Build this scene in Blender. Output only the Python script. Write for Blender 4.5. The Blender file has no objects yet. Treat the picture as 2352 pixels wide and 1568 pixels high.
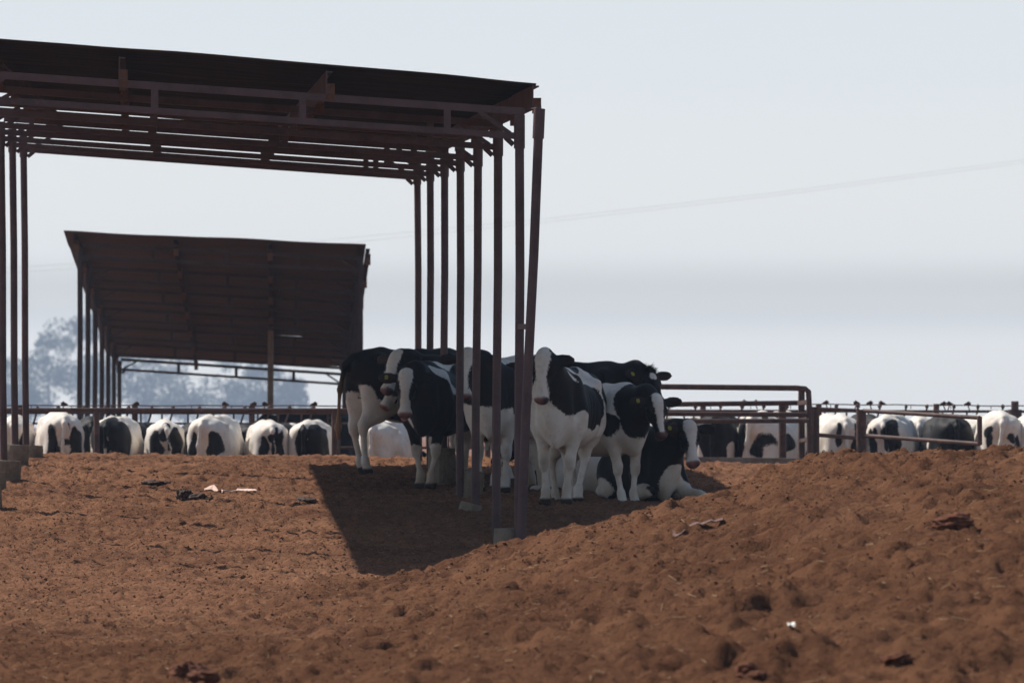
import bmesh
import bpy, math, random
import numpy as np
from mathutils import Vector, Matrix
R = math.radians

# ---------------------------------------------------------------- implicit shapes -> one continuous skin
def p_cone(a, b, ra, rb):
    a = np.array(a, float); b = np.array(b, float); ba = b-a; l2 = max(1e-9, ba@ba)
    lo = np.minimum(a-ra, b-rb); hi = np.maximum(a+ra, b+rb)
    def f(P):
        q = P-a; t = np.clip(q@ba/l2, 0, 1)
        return np.sqrt(((q-t[..., None]*ba)**2).sum(-1)) - (ra+(rb-ra)*t)
    return f, lo, hi
def p_ell(c, r, M=None):
    c = np.array(c, float); r = np.array(r, float)
    M = np.eye(3) if M is None else np.array(M, float)      # rows are the axes of the ellipsoid
    ext = np.sqrt(((M*r[:, None])**2).sum(0))
    def f(P):
        q = (P-c)@M.T
        k0 = np.sqrt(((q/r)**2).sum(-1)); k1 = np.sqrt(((q/(r*r))**2).sum(-1))+1e-9
        return k0*(k0-1)/k1
    return f, c-ext, c+ext
def smin(a, b, k):
    h = np.maximum(k-np.abs(a-b), 0)/k
    return np.minimum(a, b)-h*h*k*.25
def surface_nets(D, o, h):
    nx, ny, nz = D.shape
    S = D < 0
    cnt = np.zeros((nx-1, ny-1, nz-1), np.int32); acc = np.zeros((nx-1, ny-1, nz-1, 3))
    faces = []
    def edge(ax):
        sl0 = [slice(None)]*3; sl1 = [slice(None)]*3
        sl0[ax] = slice(0, -1); sl1[ax] = slice(1, None)
        d0 = D[tuple(sl0)]; d1 = D[tuple(sl1)]; s0 = S[tuple(sl0)]; s1 = S[tuple(sl1)]
        ii = np.argwhere(s0 != s1)
        t = d0[s0 != s1]/(d0[s0 != s1]-d1[s0 != s1])
        p = ii.astype(float); p[:, ax] += t
        o1, o2 = [a for a in range(3) if a != ax]
        for e1 in (0, -1):
            for e2 in (0, -1):
                c = ii.copy(); c[:, o1] += e1; c[:, o2] += e2
                np.add.at(cnt, (c[:, 0], c[:, 1], c[:, 2]), 1)
                np.add.at(acc, (c[:, 0], c[:, 1], c[:, 2]), p)
        return ii, s0[s0 != s1], o1, o2
    es = [edge(a) for a in range(3)]
    m = cnt > 0
    idx = np.full(cnt.shape, -1, np.int64); idx[m] = np.arange(m.sum())
    V = acc[m]/cnt[m][:, None]*h+o
    for ax, (ii, s, o1, o2) in enumerate(es):
        q = []
        for e1, e2 in ((0, 0), (-1, 0), (-1, -1), (0, -1)):
            c = ii.copy(); c[:, o1] += e1; c[:, o2] += e2
            q.append(idx[c[:, 0], c[:, 1], c[:, 2]])
        q = np.stack(q, 1)
        flip = s if ax != 1 else ~s
        q[~flip] = q[~flip][:, ::-1]
        faces.append(q)
    return V, np.concatenate(faces)
def smooth(V, F, n):
    a = F.ravel(); b = np.roll(F, -1, 1).ravel()
    for it in range(n):
        for lam in (.5, -.52):
            s = np.zeros_like(V); c = np.zeros(len(V))
            for x, y in ((a, b), (b, a)):
                np.add.at(c, x, 1)
                for k in range(3): s[:, k] += np.bincount(x, V[y, k], len(V))
            V = V+lam*(s/np.maximum(c, 1)[:, None]-V)
    return V
def wob(P, f, seed):                         # cheap smooth noise, about -1..1
    rs = np.random.RandomState(seed); n = np.zeros(len(P))
    for k in range(5):
        w = rs.normal(size=3); w = w/np.linalg.norm(w)*f*rs.uniform(.7, 1.6)
        n += np.sin(P@w+rs.uniform(0, 6.28))/(1+.25*k)
    return n/2.6

# ---------------------------------------------------------------- the cow
def unit(v): v = np.array(v, float); return v/np.linalg.norm(v)
def head_frame(hd):
    u = np.array([math.cos(R(hd['yaw']))*math.cos(R(hd['pitch'])), math.sin(R(hd['yaw']))*math.cos(R(hd['pitch'])), -math.sin(R(hd['pitch']))])
    up = np.array([0, 0, 1.]); v = unit(np.cross(up, u)); w = np.cross(u, v)
    r = R(hd.get('roll', 0)); v, w = v*math.cos(r)+w*math.sin(r), w*math.cos(r)-v*math.sin(r)
    return u, v, w
def cow_prims(po):
    B = []                                   # (primitive, k)
    lie = po.get('lie', False); dz = -.60 if lie else 0.
    def T(x, y, z): return (x, y, z+dz)
    E = lambda c, r, k=.1, M=None: B.append((p_ell(T(*c), r, M), k))
    C = lambda a, b, ra, rb, k=.05: B.append((p_cone(T(*a), T(*b), ra, rb), k))
    fat = po.get('fat', 1.)
    E((-.04, 0, .95), (.66, .355*fat, .365)); E((-.12, 0, .82), (.48, .27*fat, .20), .15)
    E((.40, 0, .99), (.34, .245, .39), .15)
    E((-.56, 0, 1.16), (.33, .255, .235), .12)
    C((-.80, 0, 1.315), (-.45, 0, 1.345), .05, .06, .1); C((-.45, 0, 1.345), (.1, 0, 1.33), .06, .07, .1); C((.1, 0, 1.33), (.50, 0, 1.355), .07, .06, .1)
    for s in (1, -1):
        C((-.40, s*.10, 1.30), (-.42, s*.25, 1.245), .045, .048, .06)
        C((-.40, s*.2, 1.185), (-.80, s*.11, 1.195), .07, .06, .12)
        E((-.83, s*.105, 1.22), (.055, .045, .055), .06)
        E((.46, s*.19, 1.03), (.13, .085, .30), .06)
        if not lie: E((-.61, s*.155, .95), (.225, .135, .38), .09)
        else: E((-.50, s*.23, .90), (.30, .15, .22), .09)
    E((.60, 0, .80), (.17, .125, .19), .1)
    if po.get('udder', 0): E((-.48, 0, .70), (.19, .14, .13*po['udder']), .06)
    # legs
    fl = po.get('front', ((0, 0), (0, 0))); hl = po.get('hind', ((0, 0), (0, 0)))
    if not lie:
        for s, (dx, dy) in zip((1, -1), fl):
            hx, hy = .50+dx, s*.135+dy
            kx, ky = .46+dx*.5, s*.15+dy*.5
            C((.50, s*.19, .96), (.44, s*.185, .80), .13, .105, .08)
            C((.44, s*.18, .80), (kx+.015, ky, .47), .090, .053, .05)
            C((kx+.018, ky, .46), (kx+.018, ky, .40), .060, .056, .025)
            C((kx+.01, ky, .39), (hx-.03, hy, .16), .035, .032, .03)
            C((hx-.03, hy, .15), (hx-.02, hy, .12), .048, .047, .03)
            C((hx-.02, hy, .11), (hx+.01, hy, .05), .043, .05, .03)
            for q in (-1, 1): C((hx+.0, hy+q*.026, .045), (hx+.025, hy+q*.03, .018), .036, .04, .012)
        for s, (dx, dy) in zip((1, -1), hl):
            hx, hy = -.68+dx, s*.145+dy
            kx, ky = -.775+dx*.6, s*.15+dy*.6
            C((-.50, s*.18, 1.05), (-.40, s*.21, .82), .15, .12, .09)
            C((-.42, s*.205, .84), (kx+.03, ky, .54), .12, .058, .07)
            C((-.66, s*.17, .86), (kx-.005, ky, .56), .09, .04, .06)
            C((kx, ky, .55), (kx+.005, ky, .48), .053, .053, .03)
            C((kx+.01, ky, .47), (hx-.025, hy, .16), .037, .033, .03)
            C((hx-.025, hy, .15), (hx-.02, hy, .12), .048, .047, .03)
            C((hx-.02, hy, .11), (hx+.01, hy, .05), .043, .05, .03)
            for q in (-1, 1): C((hx+.0, hy+q*.026, .045), (hx+.025, hy+q*.03, .018), .036, .04, .012)
    else:
        for s, ext in zip((1, -1), po.get('fold', (0, 0))):
            z0 = .60
            if ext:
                C((.45, s*.2, .86), (.62, s*.27, .68), .12, .075, .07); C((.62, s*.27, .67), (.98, s*.30, z0+.06), .07, .045, .04)
                C((.98, s*.30, z0+.06), (1.13, s*.30, z0+.045), .045, .04, .03)
            else:
                C((.45, s*.2, .86), (.58, s*.24, .70), .13, .085, .07); C((.58, s*.24, .68), (.80, s*.23, z0+.09), .08, .06, .04)
                C((.80, s*.23, z0+.08), (.50, s*.25, z0+.05), .052, .045, .03); C((.50, s*.25, z0+.05), (.40, s*.24, z0+.05), .05, .045, .03)
        C((-.45, .28, .85), (-.12, .42, .72), .16, .12, .08); C((-.12, .42, .70), (-.52, .50, z0+.10), .10, .06, .05)
        C((-.52, .50, z0+.10), (-.12, .58, z0+.05), .05, .045, .03)
        C((-.45, -.25, .85), (-.15, -.36, .72), .16, .11, .08); C((-.15, -.36, .70), (-.5, -.36, z0+.08), .10, .06, .05)
    # neck and head
    hd = po['head']; u, v, w = head_frame(hd)
    poll = np.array(hd['poll'], float)
    H = lambda a, b, c: tuple(poll+u*a+v*b+w*c)
    mid = np.array(hd.get('mid', ((.62+poll[0])*.5+.02, poll[1]*.35, (1.2+dz+poll[2])*.5)), float)
    nb = np.array((.50, 0, 1.17+dz)); nl = np.array((.58, 0, .95+dz))
    top = np.array(H(-.02, 0, -.10)); thr = np.array(H(.10, 0, -.20))
    B.append((p_cone(nb, mid+(0, 0, .04), .20, .128), .14)); B.append((p_cone(mid+(0, 0, .04), top, .128, .082), .06))
    lowm = mid*.5+ (nl+thr)*.25 - (0, 0, .03)
    B.append((p_cone(nl, lowm, .185, .115), .14)); B.append((p_cone(lowm, thr, .115, .068), .06))
    B.append((p_ell(T(.66, 0, .74), (.10, .035, .16)), .10))
    Hd = []
    M = np.array([u, v, w])
    HE = lambda c, r, k=.04, m=M: Hd.append((p_ell(H(*c), r, m), k))
    HC = lambda a, b, ra, rb, k=.04: Hd.append((p_cone(H(*a), H(*b), ra, rb), k))
    HE((.08, 0, -.085), (.15, .10, .095)); HE((.015, 0, -.035), (.05, .075, .05), .04)
    HC((.10, 0, -.085), (.38, 0, -.088), .094, .056, .05)
    HC((.06, 0, -.055), (.26, 0, -.06), .07, .05, .05)
    HE((.455, 0, -.10), (.062, .084, .066), .04)
    HE((.47, 0, -.145), (.04, .055, .035), .03)
    HC((.12, 0, -.19), (.40, 0, -.15), .062, .042, .05)
    for s in (1, -1):
        HE((.15, s*.062, -.145), (.11, .040, .09), .04); HE((.160, s*.094, -.058), (.055, .030, .034), .025)
        HE((.485, s*.04, -.078), (.022, .022, .022), .02)
        dr = R(hd.get('ear', 12)); eb = np.array((.045, s*.085, -.075)); d = np.array((-.02, s*math.cos(dr), -math.sin(dr)))
        d = d/np.linalg.norm(d); ew = unit(d[0]*u+d[1]*v+d[2]*w); t_ = .92*w+.35*u; fu = unit(t_-ew*(t_@ew)); fw = np.cross(ew, fu)
        c = eb+d*.125
        Hd.append((p_cone(H(*eb), H(*(eb+d*.06)), .03, .03), .03))
        Hd.append((p_ell(H(*c), (.118, .021, .066), np.array([ew, fu, fw])), .025))
    # tail
    Tl = []
    tp = po.get('tail') or [(-.86, 0, 1.32), (-.935, 0, 1.24), (-.955, 0, .95), (-.94, 0, .62)]
    tp = [T(*q) for q in tp]; rr = [.042, .034, .024, .02]
    for a, b, r0, r1 in zip(tp[:-1], tp[1:], rr[:-1], rr[1:]): Tl.append((p_cone(a, b, r0, r1), .05))
    e = np.array(tp[-1]); d = unit(np.array(tp[-1])-np.array(tp[-2]))
    if not lie: Tl.append((p_cone(e, e+d*.10, .026, .04), .03)); Tl.append((p_cone(e+d*.10, e+d*.24, .04, .012), .03))
    Sb = []
    for sg in (1, -1):
        if not lie:
            Sb.append((p_ell(T(-.27, sg*(.30*fat+.10), 1.17), (.13, .075, .10)), .10))
            Sb.append((p_ell(T(.22, sg*(.30*fat+.115), .98), (.05, .06, .26)), .10))
            Sb.append((p_ell(T(-.30, sg*(.30*fat+.10), .78), (.10, .09, .12)), .08))
        Sb.append((p_ell(T(.63, sg*.27, 1.02), (.05, .07, .2)), .08))
    return B, Hd, Tl, (poll, u, v, w), Sb
def cow_surface(po, h=.016):
    B, Hd, Tl, hf, Sb = cow_prims(po)
    allp = [p for p, k in B+Hd+Tl]
    lo = np.min([p[1] for p in allp], 0)-.06; hi = np.max([p[2] for p in allp], 0)+.06
    n = np.ceil((hi-lo)/h).astype(int)+1
    ax = [lo[i]+h*np.arange(n[i]) for i in range(3)]
    def run(lst):
        D = np.full(n, .5)
        for (f, a, b), k in lst:
            i0 = np.clip(((a-k-.02-lo)/h).astype(int), 0, n-1); i1 = np.clip(((b+k+.02-lo)/h).astype(int)+2, 1, n)
            sl = tuple(slice(i0[i], i1[i]) for i in range(3))
            P = np.stack(np.meshgrid(*[ax[i][sl[i]] for i in range(3)], indexing='ij'), -1)
            D[sl] = smin(D[sl], f(P), k)
        return D
    D = run(B)
    for (f, a, b), k in Sb:
        i0 = np.clip(((a-k-.02-lo)/h).astype(int), 0, n-1); i1 = np.clip(((b+k+.02-lo)/h).astype(int)+2, 1, n)
        sl = tuple(slice(i0[i], i1[i]) for i in range(3))
        P = np.stack(np.meshgrid(*[ax[i][sl[i]] for i in range(3)], indexing='ij'), -1)
        D[sl] = -smin(-D[sl], f(P), k)
    D = smin(D, run(Hd), .04)
    D = smin(D, run(Tl), .03)
    V, F = surface_nets(D, lo, h)
    V = smooth(V, F, 2)
    if not po.get('lie'):                     # a hint of ribs
        m = np.clip((V[:, 0]+.30)/.12, 0, 1)*np.clip((.30-V[:, 0])/.12, 0, 1)*np.clip((V[:, 2]-.68)/.1, 0, 1)*np.clip((1.24-V[:, 2])/.1, 0, 1)*(np.abs(V[:, 1]) > .15)
        V[:, 1] += np.sign(V[:, 1])*.0045*m*np.sin((V[:, 0]+.25*V[:, 2])*6.2832/.085)
    hdist = np.full(len(V), .5)
    for (f, a, b), k in Hd: hdist = smin(hdist, f(V), k)
    return V, F, hdist, hf
SKY_STR = .075; SUN_STR = 4.9; EXPO = .2
HAZE_LOW = (.91, .865, .765); BAND = (.70, .675, .60); BAND2 = (.65, .64, .58); HAZE_MID = (.775, .775, .74); HAZE_TOP = (.68, .72, .74)
HAZE_COL = (.56, .74, 1.); HAZE_D = .00026
# ================================================================ scene basics
scene = bpy.context.scene
COL = scene.collection
F = 13067.0; CX, HY = 1176.0, 970.0          # focal length and horizon of the photograph, in its 2352-wide pixels
CAMZ = 2.0
def at(x, y, d): return Vector(((x-CX)/F*d, d, CAMZ+(HY-y)/F*d))
def px(d): return F/d
def tag(o, label=None, cat=None, group=None, kind=None):
    if label: o['label'] = label
    if cat: o['category'] = cat
    if group: o['group'] = group
    if kind: o['kind'] = kind
    return o
def empty(name, loc=(0, 0, 0), rz=0):
    o = bpy.data.objects.new(name, None); COL.objects.link(o); o.location = loc; o.rotation_euler = (0, 0, rz); o.empty_display_size = .2
    return o
def link(name, me, mat=None, parent=None):
    o = bpy.data.objects.new(name, me); COL.objects.link(o)
    if mat: me.materials.append(mat)
    if parent:
        o.parent = parent
        o.matrix_parent_inverse = parent_world(parent).inverted()
    return o
def parent_world(p):
    m = p.matrix_basis.copy()
    return m if not p.parent else parent_world(p.parent) @ p.matrix_parent_inverse @ m
def np_mesh(name, V, F_, smooth_=True):
    me = bpy.data.meshes.new(name); V = np.asarray(V, np.float32); F_ = np.asarray(F_, np.int32)
    k = F_.shape[1]
    me.vertices.add(len(V)); me.vertices.foreach_set('co', V.ravel())
    me.loops.add(F_.size); me.loops.foreach_set('vertex_index', F_.ravel())
    me.polygons.add(len(F_)); me.polygons.foreach_set('loop_start', np.arange(0, F_.size, k, dtype=np.int32))
    if smooth_: me.polygons.foreach_set('use_smooth', np.ones(len(F_), bool))
    me.update(calc_edges=True); me.validate()
    return me
class MB:                                     # collects boxes, bars and tubes into one mesh (world coordinates)
    def __init__(s): s.v = []; s.f = []; s.sm = []
    def add(s, V, Fs, sm=False):
        n = len(s.v); s.v += [tuple(p) for p in V]; s.f += [tuple(i+n for i in f) for f in Fs]; s.sm += [sm]*len(Fs)
    def bar(s, a, b, w, h, up=(0, 0, 1)):     # square bar between two points
        a, b = Vector(a), Vector(b); d = (b-a).normalized(); up = Vector(up)
        r = d.cross(up)
        if r.length < 1e-4: r = d.cross(Vector((0, 1, 0)))
        r.normalize(); u = r.cross(d).normalized()
        V = [p+r*(sx*w/2)+u*(sz*h/2) for p in (a, b) for sx, sz in ((-1, -1), (1, -1), (1, 1), (-1, 1))]
        s.add(V, [(3, 2, 1, 0), (4, 5, 6, 7), (0, 1, 5, 4), (1, 2, 6, 5), (2, 3, 7, 6), (3, 0, 4, 7)])
    def tube(s, pts, rad, n=10, cap=True):
        pts = [Vector(p) for p in pts]; rad = [rad]*len(pts) if not hasattr(rad, '__len__') else rad
        V = []; ref = None
        for i, p in enumerate(pts):
            d = (pts[min(i+1, len(pts)-1)]-pts[max(i-1, 0)]).normalized()
            if ref is None:
                ref = d.cross(Vector((0, 0, 1)))
                if ref.length < .05: ref = d.cross(Vector((0, 1, 0)))
            ref = (ref-d*ref.dot(d)).normalized(); q = d.cross(ref)
            V += [p+(ref*math.cos(6.2832*k/n)+q*math.sin(6.2832*k/n))*rad[i] for k in range(n)]
        m = len(pts)
        Fs = [(i*n+k, i*n+(k+1) % n, (i+1)*n+(k+1) % n, (i+1)*n+k) for i in range(m-1) for k in range(n)]
        s.add(V, Fs, True)
        if cap: s.add([V[k] for k in range(n)], [tuple(range(n))[::-1]]); s.add([V[(m-1)*n+k] for k in range(n)], [tuple(range(n))])
    def build(s, name, mat, parent=None, origin=None):
        me = bpy.data.meshes.new(name)
        o0 = Vector(origin) if origin is not None else Vector((0, 0, 0))
        me.from_pydata([tuple(Vector(p)-o0) for p in s.v], [], s.f); me.polygons.foreach_set('use_smooth', s.sm); me.update()
        o = link(name, me, mat)
        o.location = o0
        if parent: o.parent = parent; o.matrix_parent_inverse = parent_world(parent).inverted()
        return o

# ---------------------------------------------------------------- noise
def vnoise(x, y, seed):
    xi = np.floor(x).astype(np.int64); yi = np.floor(y).astype(np.int64); xf = x-xi; yf = y-yi
    xf = xf*xf*xf*(xf*(xf*6-15)+10); yf = yf*yf*yf*(yf*(yf*6-15)+10)
    def h(a, b):
        n = (a*374761393+b*668265263+seed*974711) & 0x7fffffff
        n = ((n ^ (n >> 13))*1274126177) & 0x7fffffff
        return ((n ^ (n >> 16)) & 0xffff)/32767.5-1
    return (h(xi, yi)*(1-xf)+h(xi+1, yi)*xf)*(1-yf)+(h(xi, yi+1)*(1-xf)+h(xi+1, yi+1)*xf)*yf

# ---------------------------------------------------------------- materials
def mat(name, col, rough=.8, noise=None, bump=None, metal=0., spec=.3, stretch=None):
    m = bpy.data.materials.new(name); m.use_nodes = True; N = m.node_tree.nodes; L = m.node_tree.links; b = N['Principled BSDF']
    b.inputs['Base Color'].default_value = (*col, 1); b.inputs['Roughness'].default_value = rough; b.inputs['Metallic'].default_value = metal
    b.inputs['Specular IOR Level'].default_value = spec
    tc = N.new('ShaderNodeTexCoord'); vec = tc.outputs['Object']
    if stretch:
        mp = N.new('ShaderNodeMapping'); mp.inputs['Scale'].default_value = stretch; L.new(vec, mp.inputs[0]); vec = mp.outputs[0]
    if noise:
        last = None
        for col2, scale, lo, hi, amt in noise:
            n = N.new('ShaderNodeTexNoise'); n.inputs['Scale'].default_value = scale; n.inputs['Detail'].default_value = 6; n.inputs['Roughness'].default_value = .65
            L.new(vec, n.inputs['Vector'])
            r = N.new('ShaderNodeMapRange'); r.inputs[1].default_value = lo; r.inputs[2].default_value = hi; r.inputs[4].default_value = amt
            L.new(n.outputs[0], r.inputs[0])
            x = N.new('ShaderNodeMix'); x.data_type = 'RGBA'; L.new(r.outputs[0], x.inputs[0])
            if last: L.new(last, x.inputs[6])
            else: x.inputs[6].default_value = (*col, 1)
            x.inputs[7].default_value = (*col2, 1); last = x.outputs[2]
        L.new(last, b.inputs['Base Color'])
    if bump:
        n = N.new('ShaderNodeTexNoise'); n.inputs['Scale'].default_value = bump[0]; n.inputs['Detail'].default_value = 8; n.inputs['Roughness'].default_value = .7
        L.new(tc.outputs['Object'], n.inputs['Vector'])
        k = N.new('ShaderNodeBump'); k.inputs['Strength'].default_value = bump[1]; k.inputs['Distance'].default_value = bump[2]
        L.new(n.outputs[0], k.inputs['Height']); L.new(k.outputs[0], b.inputs['Normal'])
    return m
M = {}
M['soil'] = mat('soil', (.235, .120, .070), 1., [((.12, .060, .038), .33, .44, .66, .75), ((.13, .060, .036), 1.1, .45, .66, .6), ((.29, .155, .092), 7., .48, .72, .6), ((.07, .034, .022), 19., .52, .66, .75), ((.10, .050, .032), 3.2, .56, .74, .5), ((.48, .32, .20), 60., .66, .74, .5)], (42., 1., .04), spec=0)
def soil_mix(m):                              # trampled flat paler; heap and foreground darker, self-shade and moist manure in one tint
    N = m.node_tree.nodes; L = m.node_tree.links; b = N['Principled BSDF']; src = b.inputs['Base Color'].links[0].from_socket
    a = N.new('ShaderNodeAttribute'); a.attribute_name = 'dark_tint'; r = N.new('ShaderNodeValToRGB'); L.new(a.outputs['Fac'], r.inputs[0])
    r.color_ramp.elements[0].color = (1.28, 1.26, 1.26, 1); r.color_ramp.elements[1].color = (.84, .80, .77, 1)
    x = N.new('ShaderNodeMix'); x.data_type = 'RGBA'; x.blend_type = 'MULTIPLY'; x.inputs[0].default_value = 1; L.new(src, x.inputs[6]); L.new(r.outputs[0], x.inputs[7]); L.new(x.outputs[2], b.inputs['Base Color'])
soil_mix(M['soil'])
M['crumb'] = mat('crumb', (.20, .10, .057), 1., [((.11, .055, .034), 9., .5, .65, .8), ((.36, .19, .11), 5., .55, .75, .5)], (60., .5, .01), spec=0)
M['clod'] = mat('clod', (.21, .088, .052), .95, [((.10, .042, .027), 14., .40, .62, .8), ((.36, .14, .08), 22., .56, .72, .6)], (34., 1., .03), spec=.1)
M['dung'] = mat('dung', (.060, .030, .022), .75, [((.12, .065, .05), 12., .5, .7, .7)], (30., .8, .02), spec=.25)
M['steel'] = mat('painted_steel', (.120, .080, .080), .62, [((.075, .052, .052), 3., .42, .65, .8), ((.17, .095, .070), 14., .58, .72, .6)], (60., .15, .004), spec=.08)
M['fsteel'] = mat('rail_steel', (.115, .072, .064), .6, [((.055, .040, .038), 4., .42, .62, .8), ((.24, .13, .090), 9., .55, .72, .6)], (60., .2, .004), spec=.12)
M['steel2'] = mat('dark_steel', (.062, .046, .044), .7, [((.045, .034, .033), 3., .42, .65, .8)], None, spec=0)
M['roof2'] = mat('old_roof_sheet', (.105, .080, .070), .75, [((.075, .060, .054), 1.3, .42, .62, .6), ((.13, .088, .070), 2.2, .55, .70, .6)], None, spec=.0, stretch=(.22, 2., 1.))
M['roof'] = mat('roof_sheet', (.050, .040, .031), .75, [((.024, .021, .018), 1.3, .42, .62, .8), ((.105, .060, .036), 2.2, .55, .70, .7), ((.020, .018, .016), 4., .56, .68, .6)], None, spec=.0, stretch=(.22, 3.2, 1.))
M['rust'] = mat('rusty_clip', (.13, .060, .032), .85, [((.07, .035, .025), 20., .45, .6, .7)], None)
M['concrete'] = mat('concrete', (.26, .215, .165), .95, [((.15, .105, .075), 5., .42, .66, .8), ((.36, .31, .25), 25., .55, .7, .6)], (38., .8, .015), spec=.1)
M['kerb'] = mat('kerb_concrete', (.24, .22, .20), .95, [((.12, .085, .065), 4., .42, .66, .7)], (30., .5, .01), spec=.1)
M['wood'] = mat('weathered_pole', (.22, .18, .15), .9, [((.13, .10, .085), 6., .42, .66, .7)], None, spec=.1)
M['wire'] = mat('wire', (.16, .13, .12), .5, None, None)
M['cable'] = mat('power_cable', (.40, .41, .43), .5, None, None)
M['rag'] = mat('pale_rag', (.74, .54, .46), .9, [((.50, .33, .26), 9., .45, .7, .6)], None)
M['film'] = mat('dusty_film', (.17, .10, .088), .85, [((.12, .066, .048), 12., .42, .62, .8)], None)
M['scrap'] = mat('white_scrap', (.8, .78, .74), .8, None, None)
M['foliage'] = mat('foliage', (.085, .115, .075), .8, [((.14, .17, .11), .5, .45, .65, .8)], None)
M['bark'] = mat('bark', (.20, .17, .14), .9, None, None)
M['tagy'] = mat('yellow_tag', (.28, .26, .03), .5, None, None)
M['eye'] = mat('eye', (.008, .006, .006), .12, None, None, spec=.6)
M['straw'] = mat('straw', (.42, .29, .17), .8, [((.24, .15, .085), 3., .4, .6, .8)], None, spec=.1)
M['tongue'] = mat('tongue', (.50, .20, .22), .45, None, None)

def skylight():
    m = bpy.data.materials.new('translucent_sheet'); m.use_nodes = True; N = m.node_tree.nodes; L = m.node_tree.links; N.remove(N['Principled BSDF'])
    t = N.new('ShaderNodeBsdfTranslucent'); t.inputs[0].default_value = (.62, .40, .32, 1); L.new(t.outputs[0], N['Material Output'].inputs[0]); return m
M['skylight'] = skylight()
def coat_material():
    m = bpy.data.materials.new('cow_coat'); m.use_nodes = True; N = m.node_tree.nodes; L = m.node_tree.links; b = N['Principled BSDF']
    b.inputs['Roughness'].default_value = .6; b.inputs['Specular IOR Level'].default_value = .10
    b.inputs['Sheen Weight'].default_value = .02; b.inputs['Sheen Roughness'].default_value = .5
    tc = N.new('ShaderNodeTexCoord')
    a = N.new('ShaderNodeAttribute'); a.attribute_name = 'coat'
    t = N.new('ShaderNodeAttribute'); t.attribute_name = 'skin'
    g = N.new('ShaderNodeAttribute'); g.attribute_name = 'grime'
    def noise(s, det=5, rough=.6):
        n = N.new('ShaderNodeTexNoise'); n.inputs['Scale'].default_value = s; n.inputs['Detail'].default_value = det; n.inputs['Roughness'].default_value = rough
        L.new(tc.outputs['Object'], n.inputs['Vector']); return n.outputs[0]
    def mr(src, a0, a1, b0, b1):
        r = N.new('ShaderNodeMapRange'); L.new(src, r.inputs[0])
        for i, v in zip((1, 2, 3, 4), (a0, a1, b0, b1)): r.inputs[i].default_value = v
        return r.outputs[0]
    def mix(f, c1, c2):
        x = N.new('ShaderNodeMix'); x.data_type = 'RGBA'; L.new(f, x.inputs[0])
        for i, c in ((6, c1), (7, c2)):
            if isinstance(c, tuple): x.inputs[i].default_value = (*c, 1)
            else: L.new(c, x.inputs[i])
        return x.outputs[2]
    ed = N.new('ShaderNodeMath'); ed.operation = 'MULTIPLY_ADD'
    L.new(mr(noise(38, 3), .3, .7, -1, 1), ed.inputs[0]); ed.inputs[1].default_value = .010; L.new(a.outputs['Fac'], ed.inputs[2])
    f = mr(ed.outputs[0], -.007, .007, 0, 1)
    white = mix(mr(noise(3.2), .40, .72, 0, .8), (.76, .72, .66), (.56, .47, .38)); white = mix(mr(noise(9, 6, .7), .52, .75, 0, .6), white, (.46, .36, .27))
    white = mix(g.outputs['Fac'], white, (.30, .20, .12))
    black = mix(mr(noise(2.4), .45, .75, 0, .7), (.010, .010, .012), (.024, .016, .013))
    c = mix(f, white, black)
    c = mix(t.outputs['Alpha'], c, t.outputs['Color'])
    L.new(c, b.inputs['Base Color'])
    n = N.new('ShaderNodeTexNoise'); n.inputs['Scale'].default_value = 70; n.inputs['Detail'].default_value = 4
    mp = N.new('ShaderNodeMapping'); mp.inputs['Scale'].default_value = (1, 1, .35); L.new(tc.outputs['Object'], mp.inputs[0]); L.new(mp.outputs[0], n.inputs['Vector'])
    k = N.new('ShaderNodeBump'); k.inputs['Strength'].default_value = .28; k.inputs['Distance'].default_value = .012
    L.new(n.outputs[0], k.inputs['Height']); L.new(k.outputs[0], b.inputs['Normal'])
    return m
M['coat'] = coat_material()

# ================================================================ ground
PY = np.array([-60, 20, 34, 45, 54, 58.5, 61.5, 63.2, 67.0, 69.0, 71.0, 73.0, 76.5, 79.0, 82.0, 86.0, 95.0, 110, 140, 180, 3500])
PZ = np.array([-1.7, -1.62, -1.56, -1.50, -1.40, -1.26, -1.08, -.90, -.86, -.775, -.66, -.585, -.49, -.475, -.80, -1.30, -1.35, -1.15, -2.2, -2.5, -2.5])
def profile(y):
    z = 0
    for o, w in ((-1.2, .2), (-.6, .2), (0, .2), (.6, .2), (1.2, .2)): z = z+w*np.interp(y+o, PY, PZ)
    return z
CRX = np.array([-4., -2.4, -1.35, -.6, .05, .8, 1.52, 2.2, 2.75, 3.4, 4.4, 6.0, 9.0])
CRZ = np.array([-1.6, -1.45, -1.345, -1.19, -1.01, -.80, -.60, -.45, -.36, -.31, -.24, -.17, -.15])
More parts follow.
